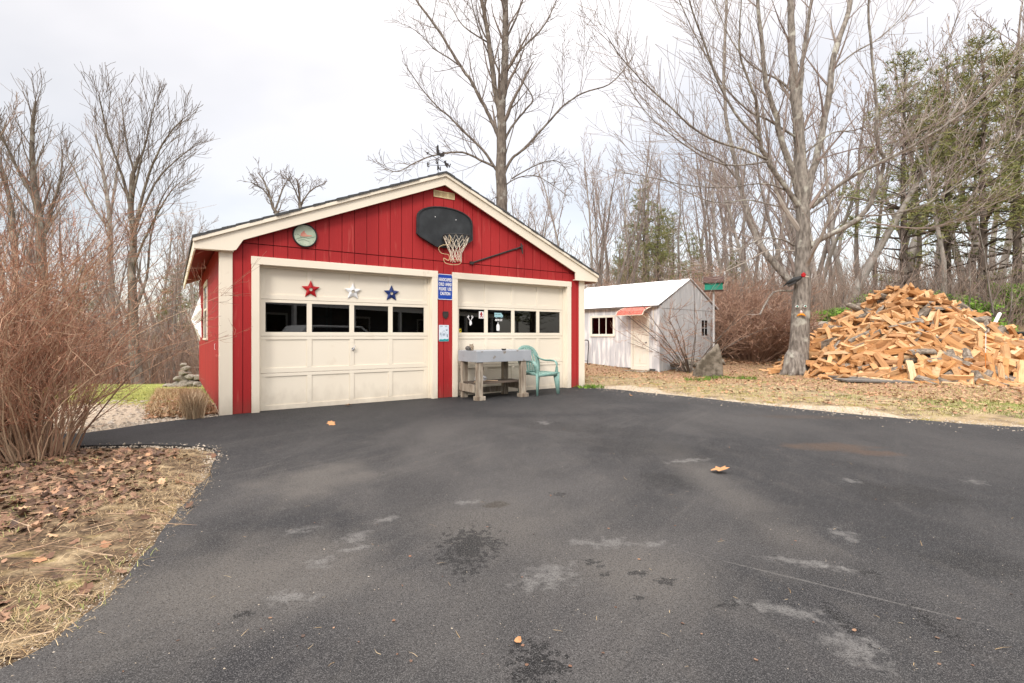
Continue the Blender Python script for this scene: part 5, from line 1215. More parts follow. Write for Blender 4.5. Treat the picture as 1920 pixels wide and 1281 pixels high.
# tall tree behind the garage
PO = dict(seg=[8, 7, 6, 4], wob=[.05, .08, .11, .14], up=[.02, .05, .07, .06], split=2, levels=3, taper=.8, rmin=.0085, nb=[6, 6, 5, 3], start=[.2, .12, .12, .2], ang=(25, 58), rr=(.32, .5), lr=(.45, .85), lift=.12)
b24 = (941-960)/F*24
OL = [
 ([(941, 650), (941, 390), (939, 312), (941, 250), (939, 206), (945, 160), (947, 100), (948, 62), (947, 0), (947, -60)], .30, .12, 0, 0, 10, 4.0),
 ([(939, 215), (930, 175), (920, 103), (911, 40), (903, 0), (896, -50)], .17, .09, 0, -.8, 8, 3.4),
 ([(938, 330), (930, 319), (905, 281), (867, 244), (842, 218), (820, 200), (790, 165), (765, 130)], .10, .02, 0, -1, 14, 2.6),
 ([(937, 322), (925, 312), (899, 300), (867, 286), (820, 290), (783, 303), (745, 322), (715, 312)], .09, .015, 0, -1.6, 16, 2.4),
 ([(937, 262), (931, 247), (918, 218), (899, 181), (882, 150), (864, 125), (830, 69), (799, 25), (777, -5), (760, -40)], .13, .05, 0, .8, 13, 3.0),
 ([(864, 125), (840, 108), (812, 90), (785, 62), (758, 45)], .05, .012, .3, -.4, 9, 2.2),
 ([(943, 335), (949, 316), (962, 295), (980, 281), (1024, 234), (1058, 197), (1092, 175), (1142, 158), (1174, 125), (1190, 100)], .10, .02, 0, -.6, 10, 2.4),
 ([(1058, 197), (1054, 160), (1055, 110), (1060, 60)], .03, .01, -.2, -.3, 8, 1.6), ([(1087, 178), (1093, 130), (1096, 80), (1096, 30)], .03, .01, -.2, -.3, 8, 1.6),
 ([(945, 265), (958, 240), (980, 212), (999, 187), (985, 160), (970, 140), (960, 120)], .08, .02, 0, .8, 9, 2.4),
 ([(945, 360), (952, 344), (980, 331), (1010, 332), (1040, 350), (1061, 366)], .06, .015, 0, -.7, 9, 1.8),
 ([(960, 335), (1000, 312), (1036, 301), (1055, 310), (1075, 340)], .05, .012, 0, .9, 9, 1.8),
 ([(944, 150), (952, 131), (970, 100), (1011, 59), (1030, 31), (1045, -5)], .08, .03, 0, .5, 9, 2.6),
 ([(948, 75), (965, 40), (980, 0), (990, -30)], .07, .03, 0, .6, 6, 2.2),
 ([(920, 110), (905, 75), (890, 30), (880, -20)], .06, .03, 0, -1.2, 7, 2.2), ([(915, 80), (870, 50), (850, 20), (835, -10)], .05, .02, 0, .8, 8, 2.0),
 ([(941, 370), (925, 372), (905, 395)], .04, .01, 0, -.6, 4, .9), ([(948, 290), (965, 230), (975, 170), (992, 110), (1005, 60)], .045, .012, 0, -.5, 8, 1.8),
]
e, t_, c_, R_ = traced('bare_oak', 'tall bare tree rising behind the right slope of the garage roof', (b24, 24, T(b24, 24)), OL, PO, None, None, 8, 24, scale_r=.85)
finish(e, t_, c_, M['oak'], M['oakcrown'])
# left trees
PL = dict(seg=[8, 7, 6, 4], wob=[.03, .05, .08, .12], up=[.02, .06, .08, .06], split=2, levels=3, taper=.8, rmin=.0078, nb=[6, 7, 6, 3], start=[.2, .2, .2, .2], ang=(18, 42), rr=(.28, .45), lr=(.45, .9), lift=.16)
def bz(px, Z_): x_ = (px-960)/F*Z_; return (x_, Z_, T(x_, Z_))
LL = [
 ([(262, 740), (257, 705), (250, 640), (249, 575), (247, 500), (250, 450), (245, 380), (248, 330), (262, 290)], .27, .06, 0, 0, 6, 3.0),
 ([(247, 400), (232, 340), (215, 290), (200, 245), (190, 200), (185, 178)], .10, .02, 0, -1.2, 12, 2.6),
 ([(248, 380), (252, 330), (240, 280), (232, 230), (228, 185)], .09, .02, 0, .8, 12, 2.4),
 ([(250, 450), (262, 390), (280, 325), (300, 280), (322, 245), (345, 222)], .11, .02, 0, -.8, 14, 2.6),
 ([(252, 430), (290, 345), (320, 310), (350, 285), (372, 270)], .08, .015, 0, 1.2, 12, 2.4),
 ([(249, 370), (262, 310), (275, 260), (285, 215), (292, 190)], .08, .02, 0, -.3, 12, 2.4),
 ([(250, 500), (270, 450), (295, 400), (320, 360), (345, 335)], .08, .015, 0, -1.5, 10, 2.2),
 ([(251, 590), (275, 520), (282, 450), (300, 380), (330, 330)], .10, .02, 0, 1.6, 10, 2.4)]
e, t_, c_, R_ = traced('bare_oak', 'broad bare tree with a forked crown, left of the garage beside the lawn', bz(257, 22), LL, PL, None, None, 12, 22, scale_r=.75); finish(e, t_, c_, M['oak'], M['oakcrown'])
LL = [([(215, 730), (210, 600), (207, 490), (205, 400), (196, 340), (188, 290), (180, 250)], .20, .03, 0, 0, 14, 3.0), ([(206, 430), (170, 380), (140, 320), (125, 290)], .07, .02, 0, -.8, 10, 2.0), ([(206, 420), (215, 350), (222, 290), (225, 230)], .08, .02, 0, .8, 10, 2.2)]
e, t_, c_, R_ = traced('bare_birch', 'slim pale bare tree immediately left of the broad forked one', bz(212, 26), LL, PL, None, None, 13, 26); finish(e, t_, c_, M['woodspale'], M['woodscrown'])
LL = [([(85, 760), (80, 560), (76, 440), (66, 360), (60, 300), (62, 230), (68, 190)], .24, .04, 0, 0, 14, 3.2), ([(78, 460), (95, 400), (112, 340), (118, 280)], .09, .02, 0, .9, 10, 2.4), ([(70, 380), (40, 330), (15, 280), (-5, 240)], .09, .02, 0, -.9, 10, 2.4), ([(30, 760), (28, 520), (22, 400), (5, 320), (-10, 280)], .16, .04, 1, 1, 10, 3)]
e, t_, c_, R_ = traced('bare_oak', 'dark bare tree rising behind the red-twig shrub at the left edge', bz(84, 21), LL, PL, None, None, 14, 21); finish(e, t_, c_, M['oak'], M['oakcrown'])
# trees whose tops show over the roof
PR = dict(PL, wob=[.10, .16, .2, .24], up=[0, .03, .05, .05], ang=(30, 60), nb=[6, 5, 4, 3], rmin=.011)
LL = [([(520, 700), (520, 430), (512, 390), (500, 350), (485, 325)], .14, .03, 0, 0, 10, 1.7), ([(514, 400), (530, 355), (540, 335)], .06, .02, 0, .5, 7, 1.4), ([(505, 370), (490, 352), (470, 342)], .05, .02, 0, -.5, 7, 1.2)]
e, t_, c_, R_ = traced('bare_oak', 'left of two small crooked tree tops above the left slope of the garage roof', bz(520, 26), LL, PR, None, None, 15, 26); finish(e, t_, c_, M['oak'], M['oakcrown'])
LL = [([(568, 700), (566, 430), (562, 385), (560, 350), (555, 335)], .12, .03, 0, 0, 8, 1.4), ([(563, 385), (582, 358), (605, 345)], .05, .02, 0, .5, 7, 1.3), ([(562, 380), (550, 350), (535, 330)], .05, .02, 0, -.5, 7, 1.2)]
e, t_, c_, R_ = traced('bare_oak', 'right of two small crooked tree tops above the left slope of the garage roof', bz(567, 27), LL, PR, None, None, 16, 27); finish(e, t_, c_, M['oak'], M['oakcrown'])
# ---- woods: prototypes and copies
PW = dict(seg=[12, 6, 5, 3], wob=[.055, .10, .14, .16], up=[.01, .07, .07, .05], split=1, levels=3, taper=.85, rmin=.011, nb=[17, 6, 4], start=[.32, .15, .15], ang=(22, 52), rr=(.30, .45), lr=(.20, .32), lift=.2, fall=.5)
PW2 = dict(PW, nb=[12, 7, 4], start=[.5, .2, .2], lr=(.24, .38), ang=(18, 40))
protos = []
for i in range(7):
    P_ = PW if i % 2 else PW2
    protos.append((make_tree('bare_tree', 200+i, 13+(i % 3)*1.5, .15+.02*(i % 4), P_, M['woods'] if i % 3 else M['woodspale'], M['woodscrown'], lean=(random.Random(i*7+1).uniform(-.28, .28), 0)), 13+(i % 3)*1.5))
sapl = []
PS_ = dict(seg=[7, 5, 4], wob=[.05, .12, .15], up=[.02, .08, .06], split=1, levels=3, taper=.85, rmin=.007, nb=[12, 5, 3], start=[.2, .15, .2], ang=(20, 50), rr=(.35, .5), lr=(.25, .40), lift=.2)
for i in range(4): sapl.append((make_tree('sapling', 300+i, 5.5, .05, PS_, M['woods'], M['woodscrown'], lean=(.1*(i-1.5), .05)), 5.5))
WD = random.Random(99)
TREES = []
def put_tree(pr, px, Z_, h, label, group, squash=1):
    e, h0 = pr; x_ = (px-960)/F*Z_; s_ = h/h0
    o = dup(e, (x_, Z_, T(x_, Z_)), WD.uniform(0, 6.28), (s_*squash, s_*squash, s_), label, group); o['category'] = 'tree'; o.rotation_euler.x = WD.gauss(0, .035); o.rotation_euler.y = WD.gauss(0, .04); TREES.append((x_, Z_)); return o
def top_h(px, ytop, Z_):
    x_ = (px-960)/F*Z_; return H+(HY-ytop)/F*Z_-T(x_, Z_)
# right woods
ytops = [(940, 330), (1000, 290), (1050, 320), (1100, 255), (1180, 270), (1250, 290), (1320, 230), (1400, 190), (1500, 150), (1600, 110), (1700, 90), (1800, 60), (1920, 40), (2100, 20)]
def yt(px):
    for i in range(len(ytops)-1):
        a, b_ = ytops[i], ytops[i+1]
        if a[0] <= px <= b_[0]: return a[1]+(b_[1]-a[1])*(px-a[0])/(b_[0]-a[0])
    return ytops[0][1] if px < 940 else 20
px = 950
nR = 62
for k in range(nR):
    px = 955+(2080-955)*(k+WD.random())/nR; Z_ = WD.choice([26, 29, 32, 37, 43, 50])+WD.uniform(-1.5, 1.5)
    if 1420 < px < 1580 and Z_ < 27: Z_ += 6
    h = top_h(px, yt(px)+WD.uniform(-5, 130), Z_)
    if px > 1590 and Z_ < 31 and WD.random() < .75: Z_ += 10; h = top_h(px, yt(px)+WD.uniform(-5, 130), Z_)
    far = Z_ > 38
    put_tree(WD.choice(protos), px, Z_, h, 'bare grey tree standing deep in the woods right of the garage' if far else 'bare grey tree at the near edge of the woods right of the garage',
             'far bare trees of the right woods' if far else 'near bare trees of the right woods', 1.15 if px > 1500 else 1.0)
for k in range(26):
    px = WD.uniform(960, 1560); Z_ = WD.uniform(34, 52); h = top_h(px, yt(px)+WD.uniform(20, 170), Z_)
    put_tree(WD.choice(protos), px, Z_, h, 'bare grey tree standing deep in the woods right of the garage', 'far bare trees of the right woods', 1.25)
for k in range(62):
    px = WD.uniform(950, 2050); Z_ = WD.uniform(21, 34); h = WD.uniform(3.5, 7)
    put_tree(WD.choice(sapl), px, Z_, h, 'thin bare sapling among the underbrush right of the garage', 'saplings of the right woods')
# left woods
yl = [(-200, 150), (0, 260), (60, 290), (110, 370), (160, 420), (200, 430), (270, 400), (340, 390), (400, 420), (480, 480), (650, 520)]
def ytl(px):
    for i in range(len(yl)-1):
        a, b_ = yl[i], yl[i+1]
        if a[0] <= px <= b_[0]: return a[1]+(b_[1]-a[1])*(px-a[0])/(b_[0]-a[0])
    return 520
for k in range(44):
    px = -120+(530+0)*(k+WD.random())/44; Z_ = WD.choice([25, 29, 33, 38, 45])+WD.uniform(-1.5, 1.5)
    h = top_h(px, ytl(px)+WD.uniform(-20, 110), Z_)
    far = Z_ > 35
    put_tree(WD.choice(protos), px, Z_, h, 'bare tree standing deep in the woods left of the garage' if far else 'bare tree at the near edge of the woods left of the garage', 'far bare trees of the left woods' if far else 'near bare trees of the left woods')
for k in range(40):
    px = WD.uniform(-100, 400); Z_ = WD.uniform(21.5, 31); h = WD.uniform(3, 6.5)
    put_tree(WD.choice(sapl), px, Z_, h, 'thin bare sapling at the edge of the lawn left of the garage', 'saplings of the left woods')
# pines
def make_pine(seed, h, dens=1.0, bare=.35):
    R = random.Random(seed); t_, c_, f_ = MB(), MB(), MB(); r0 = h*.016
    tp_ = [Vector((R.gauss(0, .05)*i*.2, R.gauss(0, .05)*i*.2, h*i/10-.3*(i == 0))) for i in range(11)]
    t_.tube(tp_, [r0*(1-.09*i) for i in range(11)], 8)
    def trunk_at(z): f = min(9.99, z/h*10); i = int(f); return tp_[i].lerp(tp_[i+1], f-i)
    z = h*bare*.6
    while z < h*.985:
        f = z/h; dead = f < bare
        n_ = R.randint(3, 5)
        for k in range(n_):
            a = R.uniform(0, 6.28); Lb = h*.26*((1-f)**.62)*R.uniform(.6, 1.15)+.3
            if dead: Lb *= .55
            up = .12+.5*f
            d_ = Vector((math.cos(a), math.sin(a), up)).normalized(); P0 = trunk_at(z); pts = [P0]; p_ = P0
            for i in range(6):
                d_ = (d_+Vector((R.gauss(0, .08), R.gauss(0, .08), -.05+.03*i))).normalized(); p_ = p_+d_*Lb/6; pts.append(p_)
            t_.tube(pts, [max(.012, .05*(1-f)+.02-.008*i) for i in range(7)], 3, cap=False)
            if dead and R.random() < .85: continue
            ntuft = int(Lb*19*dens)
            for q_ in range(ntuft):
                u = R.uniform(.25, 1.05); i = min(5, int(u*6)); w_ = (1.1-u)*Lb*.38+.12
                c = pts[i].lerp(pts[min(6, i+1)], min(1, u*6-i))+Vector((R.gauss(0, w_*.75), R.gauss(0, w_*.75), R.gauss(.05, .09)))
                for _ in range(7):
                    dn = Vector((R.gauss(0, 1), R.gauss(0, 1), R.gauss(.5, .5))).normalized(); s_ = R.uniform(.16, .30)
                    o_ = dn.orthogonal().normalized()*.016; o_ = Matrix.Rotation(R.uniform(0, 6), 3, dn) @ o_
                    b_ = len(f_.v); f_.v += [tuple(c-o_), tuple(c+o_), tuple(c+dn*s_)]; f_.f.append((b_, b_+1, b_+2)); f_.m.append(0)
        z += h*.043*R.uniform(.7, 1.3)
    e = empty('pine_tree', (0, 0, -50)); t_.build('trunk', M['pinetrunk'], e, smooth=True); f_.build('crown', M['needles'], e); return (e, h)
pines = [make_pine(50, 12, .9, .18), make_pine(51, 12, .85, .30), make_pine(52, 13, .85, .38)]
for px, ytop, Z_, k, lb in ((1235, 385, 30, 0, 'full pine just right of the conical one above the shed'), (1180, 425, 28.5, 0, 'small full pine directly above the shed ridge'), (1300, 440, 31, 0, 'small pine above the birdhouse'), (1207, 345, 34, 0, 'small conical pine standing over the shed roof'), (1262, 400, 37, 1, 'low spreading pine right of the small conical one'), (1160, 455, 40, 0, 'short pine low behind the white shed roof'),
        (1380, 470, 36, 1, 'low dark pine between the shed and the maple'), (1695, 105, 27, 1, 'tall yellow-green pine behind the woodpile'), (1775, 110, 28.5, 2, 'tall pine right behind the peak of the woodpile'),
        (1842, 75, 26, 1, 'tall dark pine near the right edge of the frame'), (1908, 70, 28, 2, 'tall pine cut by the right edge of the frame'), (1990, 40, 31, 1, 'pine standing outside the right edge'), 
        (330, 500, 40, 0, 'dark pine low in the woods left of the garage eave'), (400, 470, 42, 1, 'second dark pine low in the left woods, hidden by the eave'), (150, 490, 44, 0, 'dark pine far in the woods behind the red-twig shrub')):
    e = pines[k]; x_ = (px-960)/F*Z_; h = top_h(px, ytop, Z_); s_ = h/e[1]
    o = dup(e[0], (x_, Z_, T(x_, Z_)), WD.uniform(0, 6), (s_*.95, s_*.95, s_), lb); o['category'] = 'pine tree'
for i in range(7):
    e = pines[i % 2]; o = dup(e[0], (27+i*2.2, 1.5+i*2.1-(i % 2)*3, 0), i*1.3, .9, 'added pine beyond the right side of the driveway, outside the frame, darkening the door panes', 'added pines right of the driveway'); o['category'] = 'pine tree'  # unseen pines, added so the right door panes reflect something dark
for e, _ in protos+sapl+pines:
    for c in list(e.children): bpy.data.objects.remove(c)
    bpy.data.objects.remove(e)
# far wood and underbrush (stuff)
def stick_mass(name, label, n, gen, mat, seed, kind='stuff'):
    R = random.Random(seed); q = MB()
    for _ in range(n):
        g_ = gen(R)
        if g_ is None: continue
        p, d, L, r = g_; k = 3; pts = [p]; 
        for i in range(k): d = (d+Vector((R.gauss(0, .10), R.gauss(0, .10), R.gauss(0, .08)))).normalized(); pts.append(pts[-1]+d*L/k)
        q.tube(pts, [r*(1-.27*i) for i in range(k+1)], 3, cap=False)
        if L > 1.0:
            for _k in range(4):
                i = R.randrange(1, k+1); dd_ = (d+Vector((R.gauss(0, .6), R.gauss(0, .6), R.gauss(.2, .4)))).normalized(); q.tube([pts[i], pts[i]+dd_*L*.18, pts[i]+dd_*L*.18+(dd_+Vector((0, 0, .4))).normalized()*L*.16], [r*.5, r*.4, r*.3], 3, cap=False)
    o = q.build(name, mat); tag(o, label, name.replace('_', ' '), kind=kind); return o
def g_under(R):
    right = R.random() < .62
    Z_ = R.uniform(23, 48)
    px = R.uniform(945, 2100) if right else R.uniform(-150, 420)
    x_ = (px-960)/F*Z_; return Vector((x_, Z_, T(x_, Z_)-.1)), Vector((R.gauss(0, .2), R.gauss(0, .2), 1)).normalized(), R.uniform(1.2, 3.6), R.uniform(.010, .022)
stick_mass('underbrush', 'tangled grey brown underbrush filling the woods', 11000, g_under, M['thicket'], 31)
def g_far(R):
    Z_ = R.uniform(55, 100); px = R.uniform(-300, 2300); x_ = (px-960)/F*Z_
    if 430 < px < 900: return None
    return Vector((x_, Z_, T(x_, Z_)-.5)), Vector((R.gauss(0, .06), R.gauss(0, .06), 1)).normalized(), R.uniform(4, 10 if px > 900 else 8.5), R.uniform(.035, .09)
stick_mass('far_wood', 'far grey wood behind the nearer trees', 3000, g_far, M['thicket'], 32)
# ---- shrubs
def shrub(name, label, loc, n, h, spread, r, mats, seed, lean=(0, 0), twigs=6, tw=.35, arch=.10, levels=2, rmin=.002, wob=.07, cat='shrub', base=.3, tips=None):
    R = random.Random(seed); a_, b_ = MB(), MB(); e = empty(name, loc, 0, label, cat)
    for i in range(n):
        az = R.uniform(0, 6.283); rr = R.random()**.6; out_ = rr*spread
        p = Vector((math.cos(az)*base*rr, math.sin(az)*base*rr, -.03)); d = Vector((math.cos(az)*out_+lean[0], math.sin(az)*out_+lean[1], 1)).normalized(); L = h*R.uniform(.55, 1.1); k = 8
        pts = [p]; q = p; dirs = [d]
        for j in range(k):
            d = (d+Vector((R.gauss(0, wob)+math.cos(az)*arch*.4*rr, R.gauss(0, wob)+math.sin(az)*arch*.4*rr, -arch*.35*rr))).normalized(); q = q+d*L/k; pts.append(q); dirs.append(d)
        r0 = r*R.uniform(.6, 1.2); rs = [max(rmin, r0*(1-.8*j/k)) for j in range(k+1)]; a_.tube(pts, rs, 4 if r > .006 else 3, cap=False)
        for _ in range(twigs):
            j = R.randrange(2, k+1); dd_ = (dirs[j]+Vector((R.gauss(0, .7), R.gauss(0, .7), R.gauss(-.05, .5)))).normalized(); l_ = tw*h*R.uniform(.3, 1)
            P_ = [pts[j]]; d3 = dd_
            for _k in range(4): d3 = (d3+Vector((R.gauss(0, .12), R.gauss(0, .12), R.gauss(.02, .12)))).normalized(); P_.append(P_[-1]+d3*l_/4)
            b_.tube(P_, [max(rmin, rs[j]*.6*(1-.2*_k)) for _k in range(5)], 3, cap=False)
            if levels > 1:
                for _m in range(3):
                    jj = R.randrange(1, 5); d4 = (d3+Vector((R.gauss(0, .6), R.gauss(0, .6), R.gauss(.1, .5)))).normalized(); b_.tube([P_[jj], P_[jj]+d4*l_*.2, P_[jj]+(d4+Vector((R.gauss(0, .2), R.gauss(0, .2), .15)))*l_*.4], [rmin, rmin, rmin*.7], 3, cap=False)
    a_.build('stems', mats[0], e); b_.build('twigs', mats[1], e); return e
bs = gp(60, 862)
shrub('red_twig_shrub', 'large tangled red-twig shrub in the left foreground', (bs.x-.15, bs.y, 0.02), 230, 1.75, .52, .0078, (M['tanstem'], M['redtwig']), 1, (-.34, 0), 10, .26, .10, base=.42, rmin=.0016, wob=.13)
shrub('red_twig_shrub', 'second red-twig shrub, filling the left edge of the frame', (bs.x-.85, bs.y+.15, 0.02), 210, 2.55, .42, .0085, (M['tanstem'], M['redtwig']), 2, (-.03, 0), 11, .26, .12, base=.45, rmin=.0016, wob=.12)
shrub('red_twig_shrub', 'low outer red-twig shrub nearest the camera at the left edge', (bs.x-.6, bs.y-.8, 0.02), 70, 1.1, .9, .006, (M['tanstem'], M['redtwig']), 3, (-.45, -.1), 6, .36, .12, base=.3, rmin=.0015, wob=.10)
q_ = at(1293, 690, 14.8)
shrub('bare_shrub', 'bare shrub with dark arching stems in front of the shed gable', (q_.x, q_.y, 0), 20, 3.0, .95, .022, (M['oak'], M['brush']), 5, (-.18, 0), 9, .26, .12, base=.12, rmin=.0045, wob=.06)
for i, (px, Z_, n_, h_, lb) in enumerate(((1412, 17.6, 420, 2.1, 'dense rounded brown shrub between the birdhouse pole and the maple'), (1370, 18.6, 170, 3.1, 'taller loose tan shrub behind the birdhouse pole'), (1452, 19.5, 200, 1.7, 'reddish brown shrub just left of the maple trunk'), (1340, 20.3, 150, 3.3, 'loose tan shrub behind the far corner of the shed'), (1110, 21.5, 120, 2.6, 'brown shrub behind the left end of the shed roof'))):
    x_ = (px-960)/F*Z_
    shrub('brown_shrub', lb, (x_, Z_, T(x_, Z_)), n_, h_, .75, .010, (M['brush'], M['brush'] if i != 2 else M['redtwig']), 20+i, (0, 0), 8, .22, .12, base=.55, rmin=.006, wob=.09)
def leafbush(name, label, loc, rx, rz, n, mat, seed, ls=.16):
    R = random.Random(seed); e = empty(name, loc, 0, label, 'shrub'); a_, b_ = MB(), MB()
    for i in range(26):
        az = R.uniform(0, 6.28); a_.tube([(0, 0, 0), (math.cos(az)*rx*.4, math.sin(az)*rx*.4, rz*.6), (math.cos(az)*rx*.8, math.sin(az)*rx*.8, rz*R.uniform(.7, 1.1))], [.025, .015, .008], 4)
    nb_ = 46; cl = [(R.uniform(0, 6.28), R.random()**.5, R.uniform(.15, 1.0)) for _ in range(nb_)]
    for i in range(n):
        az, rr, zz = cl[R.randrange(nb_)]; w_ = math.sqrt(max(.05, 1-(zz-.35)**2))
        c = Vector((math.cos(az)*rr*rx*w_+R.gauss(0, .2), math.sin(az)*rr*rx*w_+R.gauss(0, .2), zz*rz+R.gauss(0, .12)))
        if c.z < .02: c.z = .05
        d_ = Vector((R.gauss(0, 1), R.gauss(0, 1), R.gauss(0, .6))).normalized(); o_ = d_.orthogonal().normalized(); o_ = (Matrix.Rotation(R.uniform(-.8, .8), 3, d_) @ o_)*ls*.28
        k = len(b_.v); b_.v += [tuple(c), tuple(c+d_*ls*.5+o_), tuple(c+d_*ls), tuple(c+d_*ls*.5-o_)]; b_.f.append((k, k+1, k+2, k+3)); b_.m.append(0)
    a_.build('stems', M['oak'], e); b_.build('foliage', mat, e)
for i, (px, Z_, rx, rz, lb) in enumerate(((1578, 24, 1.5, 1.3, 'bright green bush between the maple trunk and the woodpile'), (1640, 25.5, 1.6, 1.9, 'green bush behind the left slope of the woodpile'), (1755, 25, 1.7, 1.9, 'green bush behind the woodpile, right of its peak'), (1812, 24.2, 1.8, 1.5, 'broad green bush on the bank right of the woodpile peak'), (1905, 27, 1.8, 2.6, 'green bush at the right edge of the frame'), (1560, 27, 1.3, 1.0, 'small green bush low behind the maple trunk'))):
    x_ = (px-960)/F*Z_; leafbush('evergreen_bush', lb, (x_, Z_, T(x_, Z_)+(.1 if Z_ < 26 else 0)), rx, rz, 5200, M['hemlock'], 60+i)
# ---- ground scatter (stuff)
SCR = random.Random(7)
def scatter_blades(name, label, n, samp, mat, hmin, hmax, w_, flat=.4, seed=1, curl=.3):
    R = random.Random(seed); q = MB()
    for _ in range(n):
        g_ = samp(R)
        if g_ is None: continue
        x, y, z = g_; a = R.uniform(0, 6.28); L = R.uniform(hmin, hmax); el = R.gauss(flat, .3)
        d_ = Vector((math.cos(a)*math.cos(el), math.sin(a)*math.cos(el), abs(math.sin(el)))); s_ = Vector((-math.sin(a), math.cos(a), 0))*w_*.5
        p = Vector((x, y, z)); m_ = p+d_*L*.5+Vector((0, 0, L*curl*.25)); t_ = p+d_*L+Vector((R.gauss(0, L*.15), R.gauss(0, L*.15), -L*curl*.3))
        if t_.z < z: t_.z = z+.004
        k = len(q.v); q.v += [tuple(p-s_), tuple(p+s_), tuple(m_+s_*.8), tuple(m_-s_*.8), tuple(t_)]; q.f += [(k, k+1, k+2, k+3), (k+3, k+2, k+4)]; q.m += [0, 0]
    o = q.build(name, mat); return tag(o, label, name.replace('_', ' '), kind='stuff')
def scatter_leaves(name, label, n, samp, mat, smin, smax, seed=1, tilt=.45):
    R = random.Random(seed); q = MB(); SHP = [(0, -.5), (.22, -.3), (.42, -.32), (.30, -.05), (.5, .15), (.25, .2), (.12, .5), (0, .42), (-.15, .48), (-.25, .2), (-.5, .12), (-.3, -.08), (-.4, -.33), (-.2, -.3)]
    for _ in range(n):
        g_ = samp(R)
        if g_ is None: continue
        x, y, z = g_; s_ = R.uniform(smin, smax); m_ = Matrix.Rotation(R.uniform(0, 6.28), 3, 'Z') @ Matrix.Rotation(R.gauss(0, tilt), 3, 'X') @ Matrix.Rotation(R.gauss(0, tilt), 3, 'Y')
        cu = R.uniform(-.9, .9); k = len(q.v); big_ = s_ > .045
        sh = SHP if big_ else SHP[::2]
        lift = s_*.18
        c = Vector((x, y, z+lift)); q.v.append(tuple(c))
        for u, v_ in sh:
            w_ = m_ @ Vector((u*s_*.8, v_*s_, cu*s_*(u*u+.4*v_*v_)+R.uniform(-.04, .04)*s_)); w2_ = c+w_
            if w2_.z < z: w2_.z = z+.002
            q.v.append(tuple(w2_))
        for i in range(len(sh)): q.f.append((k, k+1+i, k+1+(i+1) % len(sh))); q.m.append(0)
    o = q.build(name, mat); return tag(o, label, name.replace('_', ' '), kind='stuff')
def pxs(R, y0, y1, x0, x1, bias=1.0):
    y_ = y0+(y1-y0)*R.random()**bias; x_ = R.uniform(x0, x1); p = gp(x_, y_); return p.x, p.y
def s_island(dens):
    def f(R):
        x = R.uniform(-6.5, -1.2); y = 1.1+4.1*R.random()**1.2
        if x < -1.05*y-1.4: return None
        d = sdist(x, y)
        if d < .02 and (d < -.05 or R.random() < .6): return None
        if y > 5: return None
        return x, y, (ground(x, y, d) if d > 0 else .014)
    return f
isl = s_island(1)
def s_straw(R):
    g_ = isl(R)
    if g_ is None: return None
    nn3 = noise.noise(Vector((g_[0]*1.3, g_[1]*1.3, 4)))
    if g_[0]+(g_[1]-2.5)*.33 < -2.75+nn3*.5 and R.random() < .8: return None
    if nn3 < .02 and R.random() < .8: return None
    return g_
scatter_blades('dead_grass', 'matted straw coloured dead grass on the left verge', 95000, s_straw, M['straw'], .02, .085, .0024, .12, 1, .25)
def s_moss(R):
    g_ = isl(R)
    if g_ is None: return None
    if noise.noise(Vector((g_[0]*1.1, g_[1]*1.1, 14))) < .12: return None
    return g_
scatter_blades('moss_grass', 'low olive green grass tufts on the left verge', 16000, s_moss, M['grassgreen'], .012, .045, .004, .9, 2)
def s_lv(R):
    g_ = isl(R)
    if g_ is None: return None
    k = g_[0]+(g_[1]-2.5)*.33
    if k > -2.5+noise.noise(Vector((g_[0]*1.3, g_[1]*1.3, 4)))*.6 and R.random() < .93: return None
    return g_
scatter_leaves('wet_leaves', 'brown and dark wet leaves under the red-twig shrub', 11000, s_lv, M['leafdark'], .02, .075, 3)
scatter_leaves('fallen_leaves', 'dry tan leaves scattered under the red-twig shrub', 900, s_lv, M['leaf'], .03, .085, 4)
def s_stick(R):
    g_ = isl(R)
    if g_ is None: return None
    a = R.uniform(0, 6.28); return Vector((g_[0], g_[1], g_[2]+.012)), Vector((math.cos(a), math.sin(a)*.5, R.uniform(0, .08))).normalized(), R.uniform(.12, .42), R.uniform(.0018, .005)
stick_mass('fallen_twigs', 'thin dead twigs lying on the left verge', 420, s_stick, M['tanstem'], 5)
# right verge and lawn
def s_right(R):
    y = 7+11*R.random(); x = R.uniform(1.6, 1.03*y+1.5); d = sdist(x, y)
    if d < -.02 or y > 17: return None
    if (x-PC.x)**2/9+(y-PC.y)**2/7 < .8: return None
    p_ = Vector((x, y, 0)); r_ = p_-S0; a = -r_.x*-math.cos(SA)*-1
    u = r_.dot(dg); v_ = r_.dot(dl)
    if u > 0 and -.0 < v_ < SL_: return None
    return x, y, ground(x, y, max(d, 0)), d
def s_rg(R):
    g_ = s_right(R)
    if g_ is None: return None
    x, y, z, d = g_
    if d < .5 and R.random() < .7: return None
    gr = noise.noise(Vector((x*.6, y*.6, 9)))
    if gr < -.05 and R.random() < .6: return None
    return x, y, z
scatter_blades('dry_grass', 'short dry grass between the driveway and the shed', 60000, s_rg, M['grassdry'], .025, .07, .007, .6, 6)
def s_rgg(R):
    y = R.uniform(6.5, 12.5); x = R.uniform(5.5, 13); d = sdist(x, y)
    if d < .4 or (x-PC.x)**2/9+(y-PC.y)**2/7 < .8: return None
    z = ground(x, y, d)
    k = ss(6.2, 8, x)*(1-ss(.7, 1.6, abs(d-1.6)))+noise.noise(Vector((x*.9, y*.9, 2)))*.5
    if k < .3: return None
    return x, y, z
scatter_blades('green_grass', 'green grass patches on the right verge below the woodpile', 45000, s_rgg, M['grassgreen'], .02, .06, .007, .8, 8)
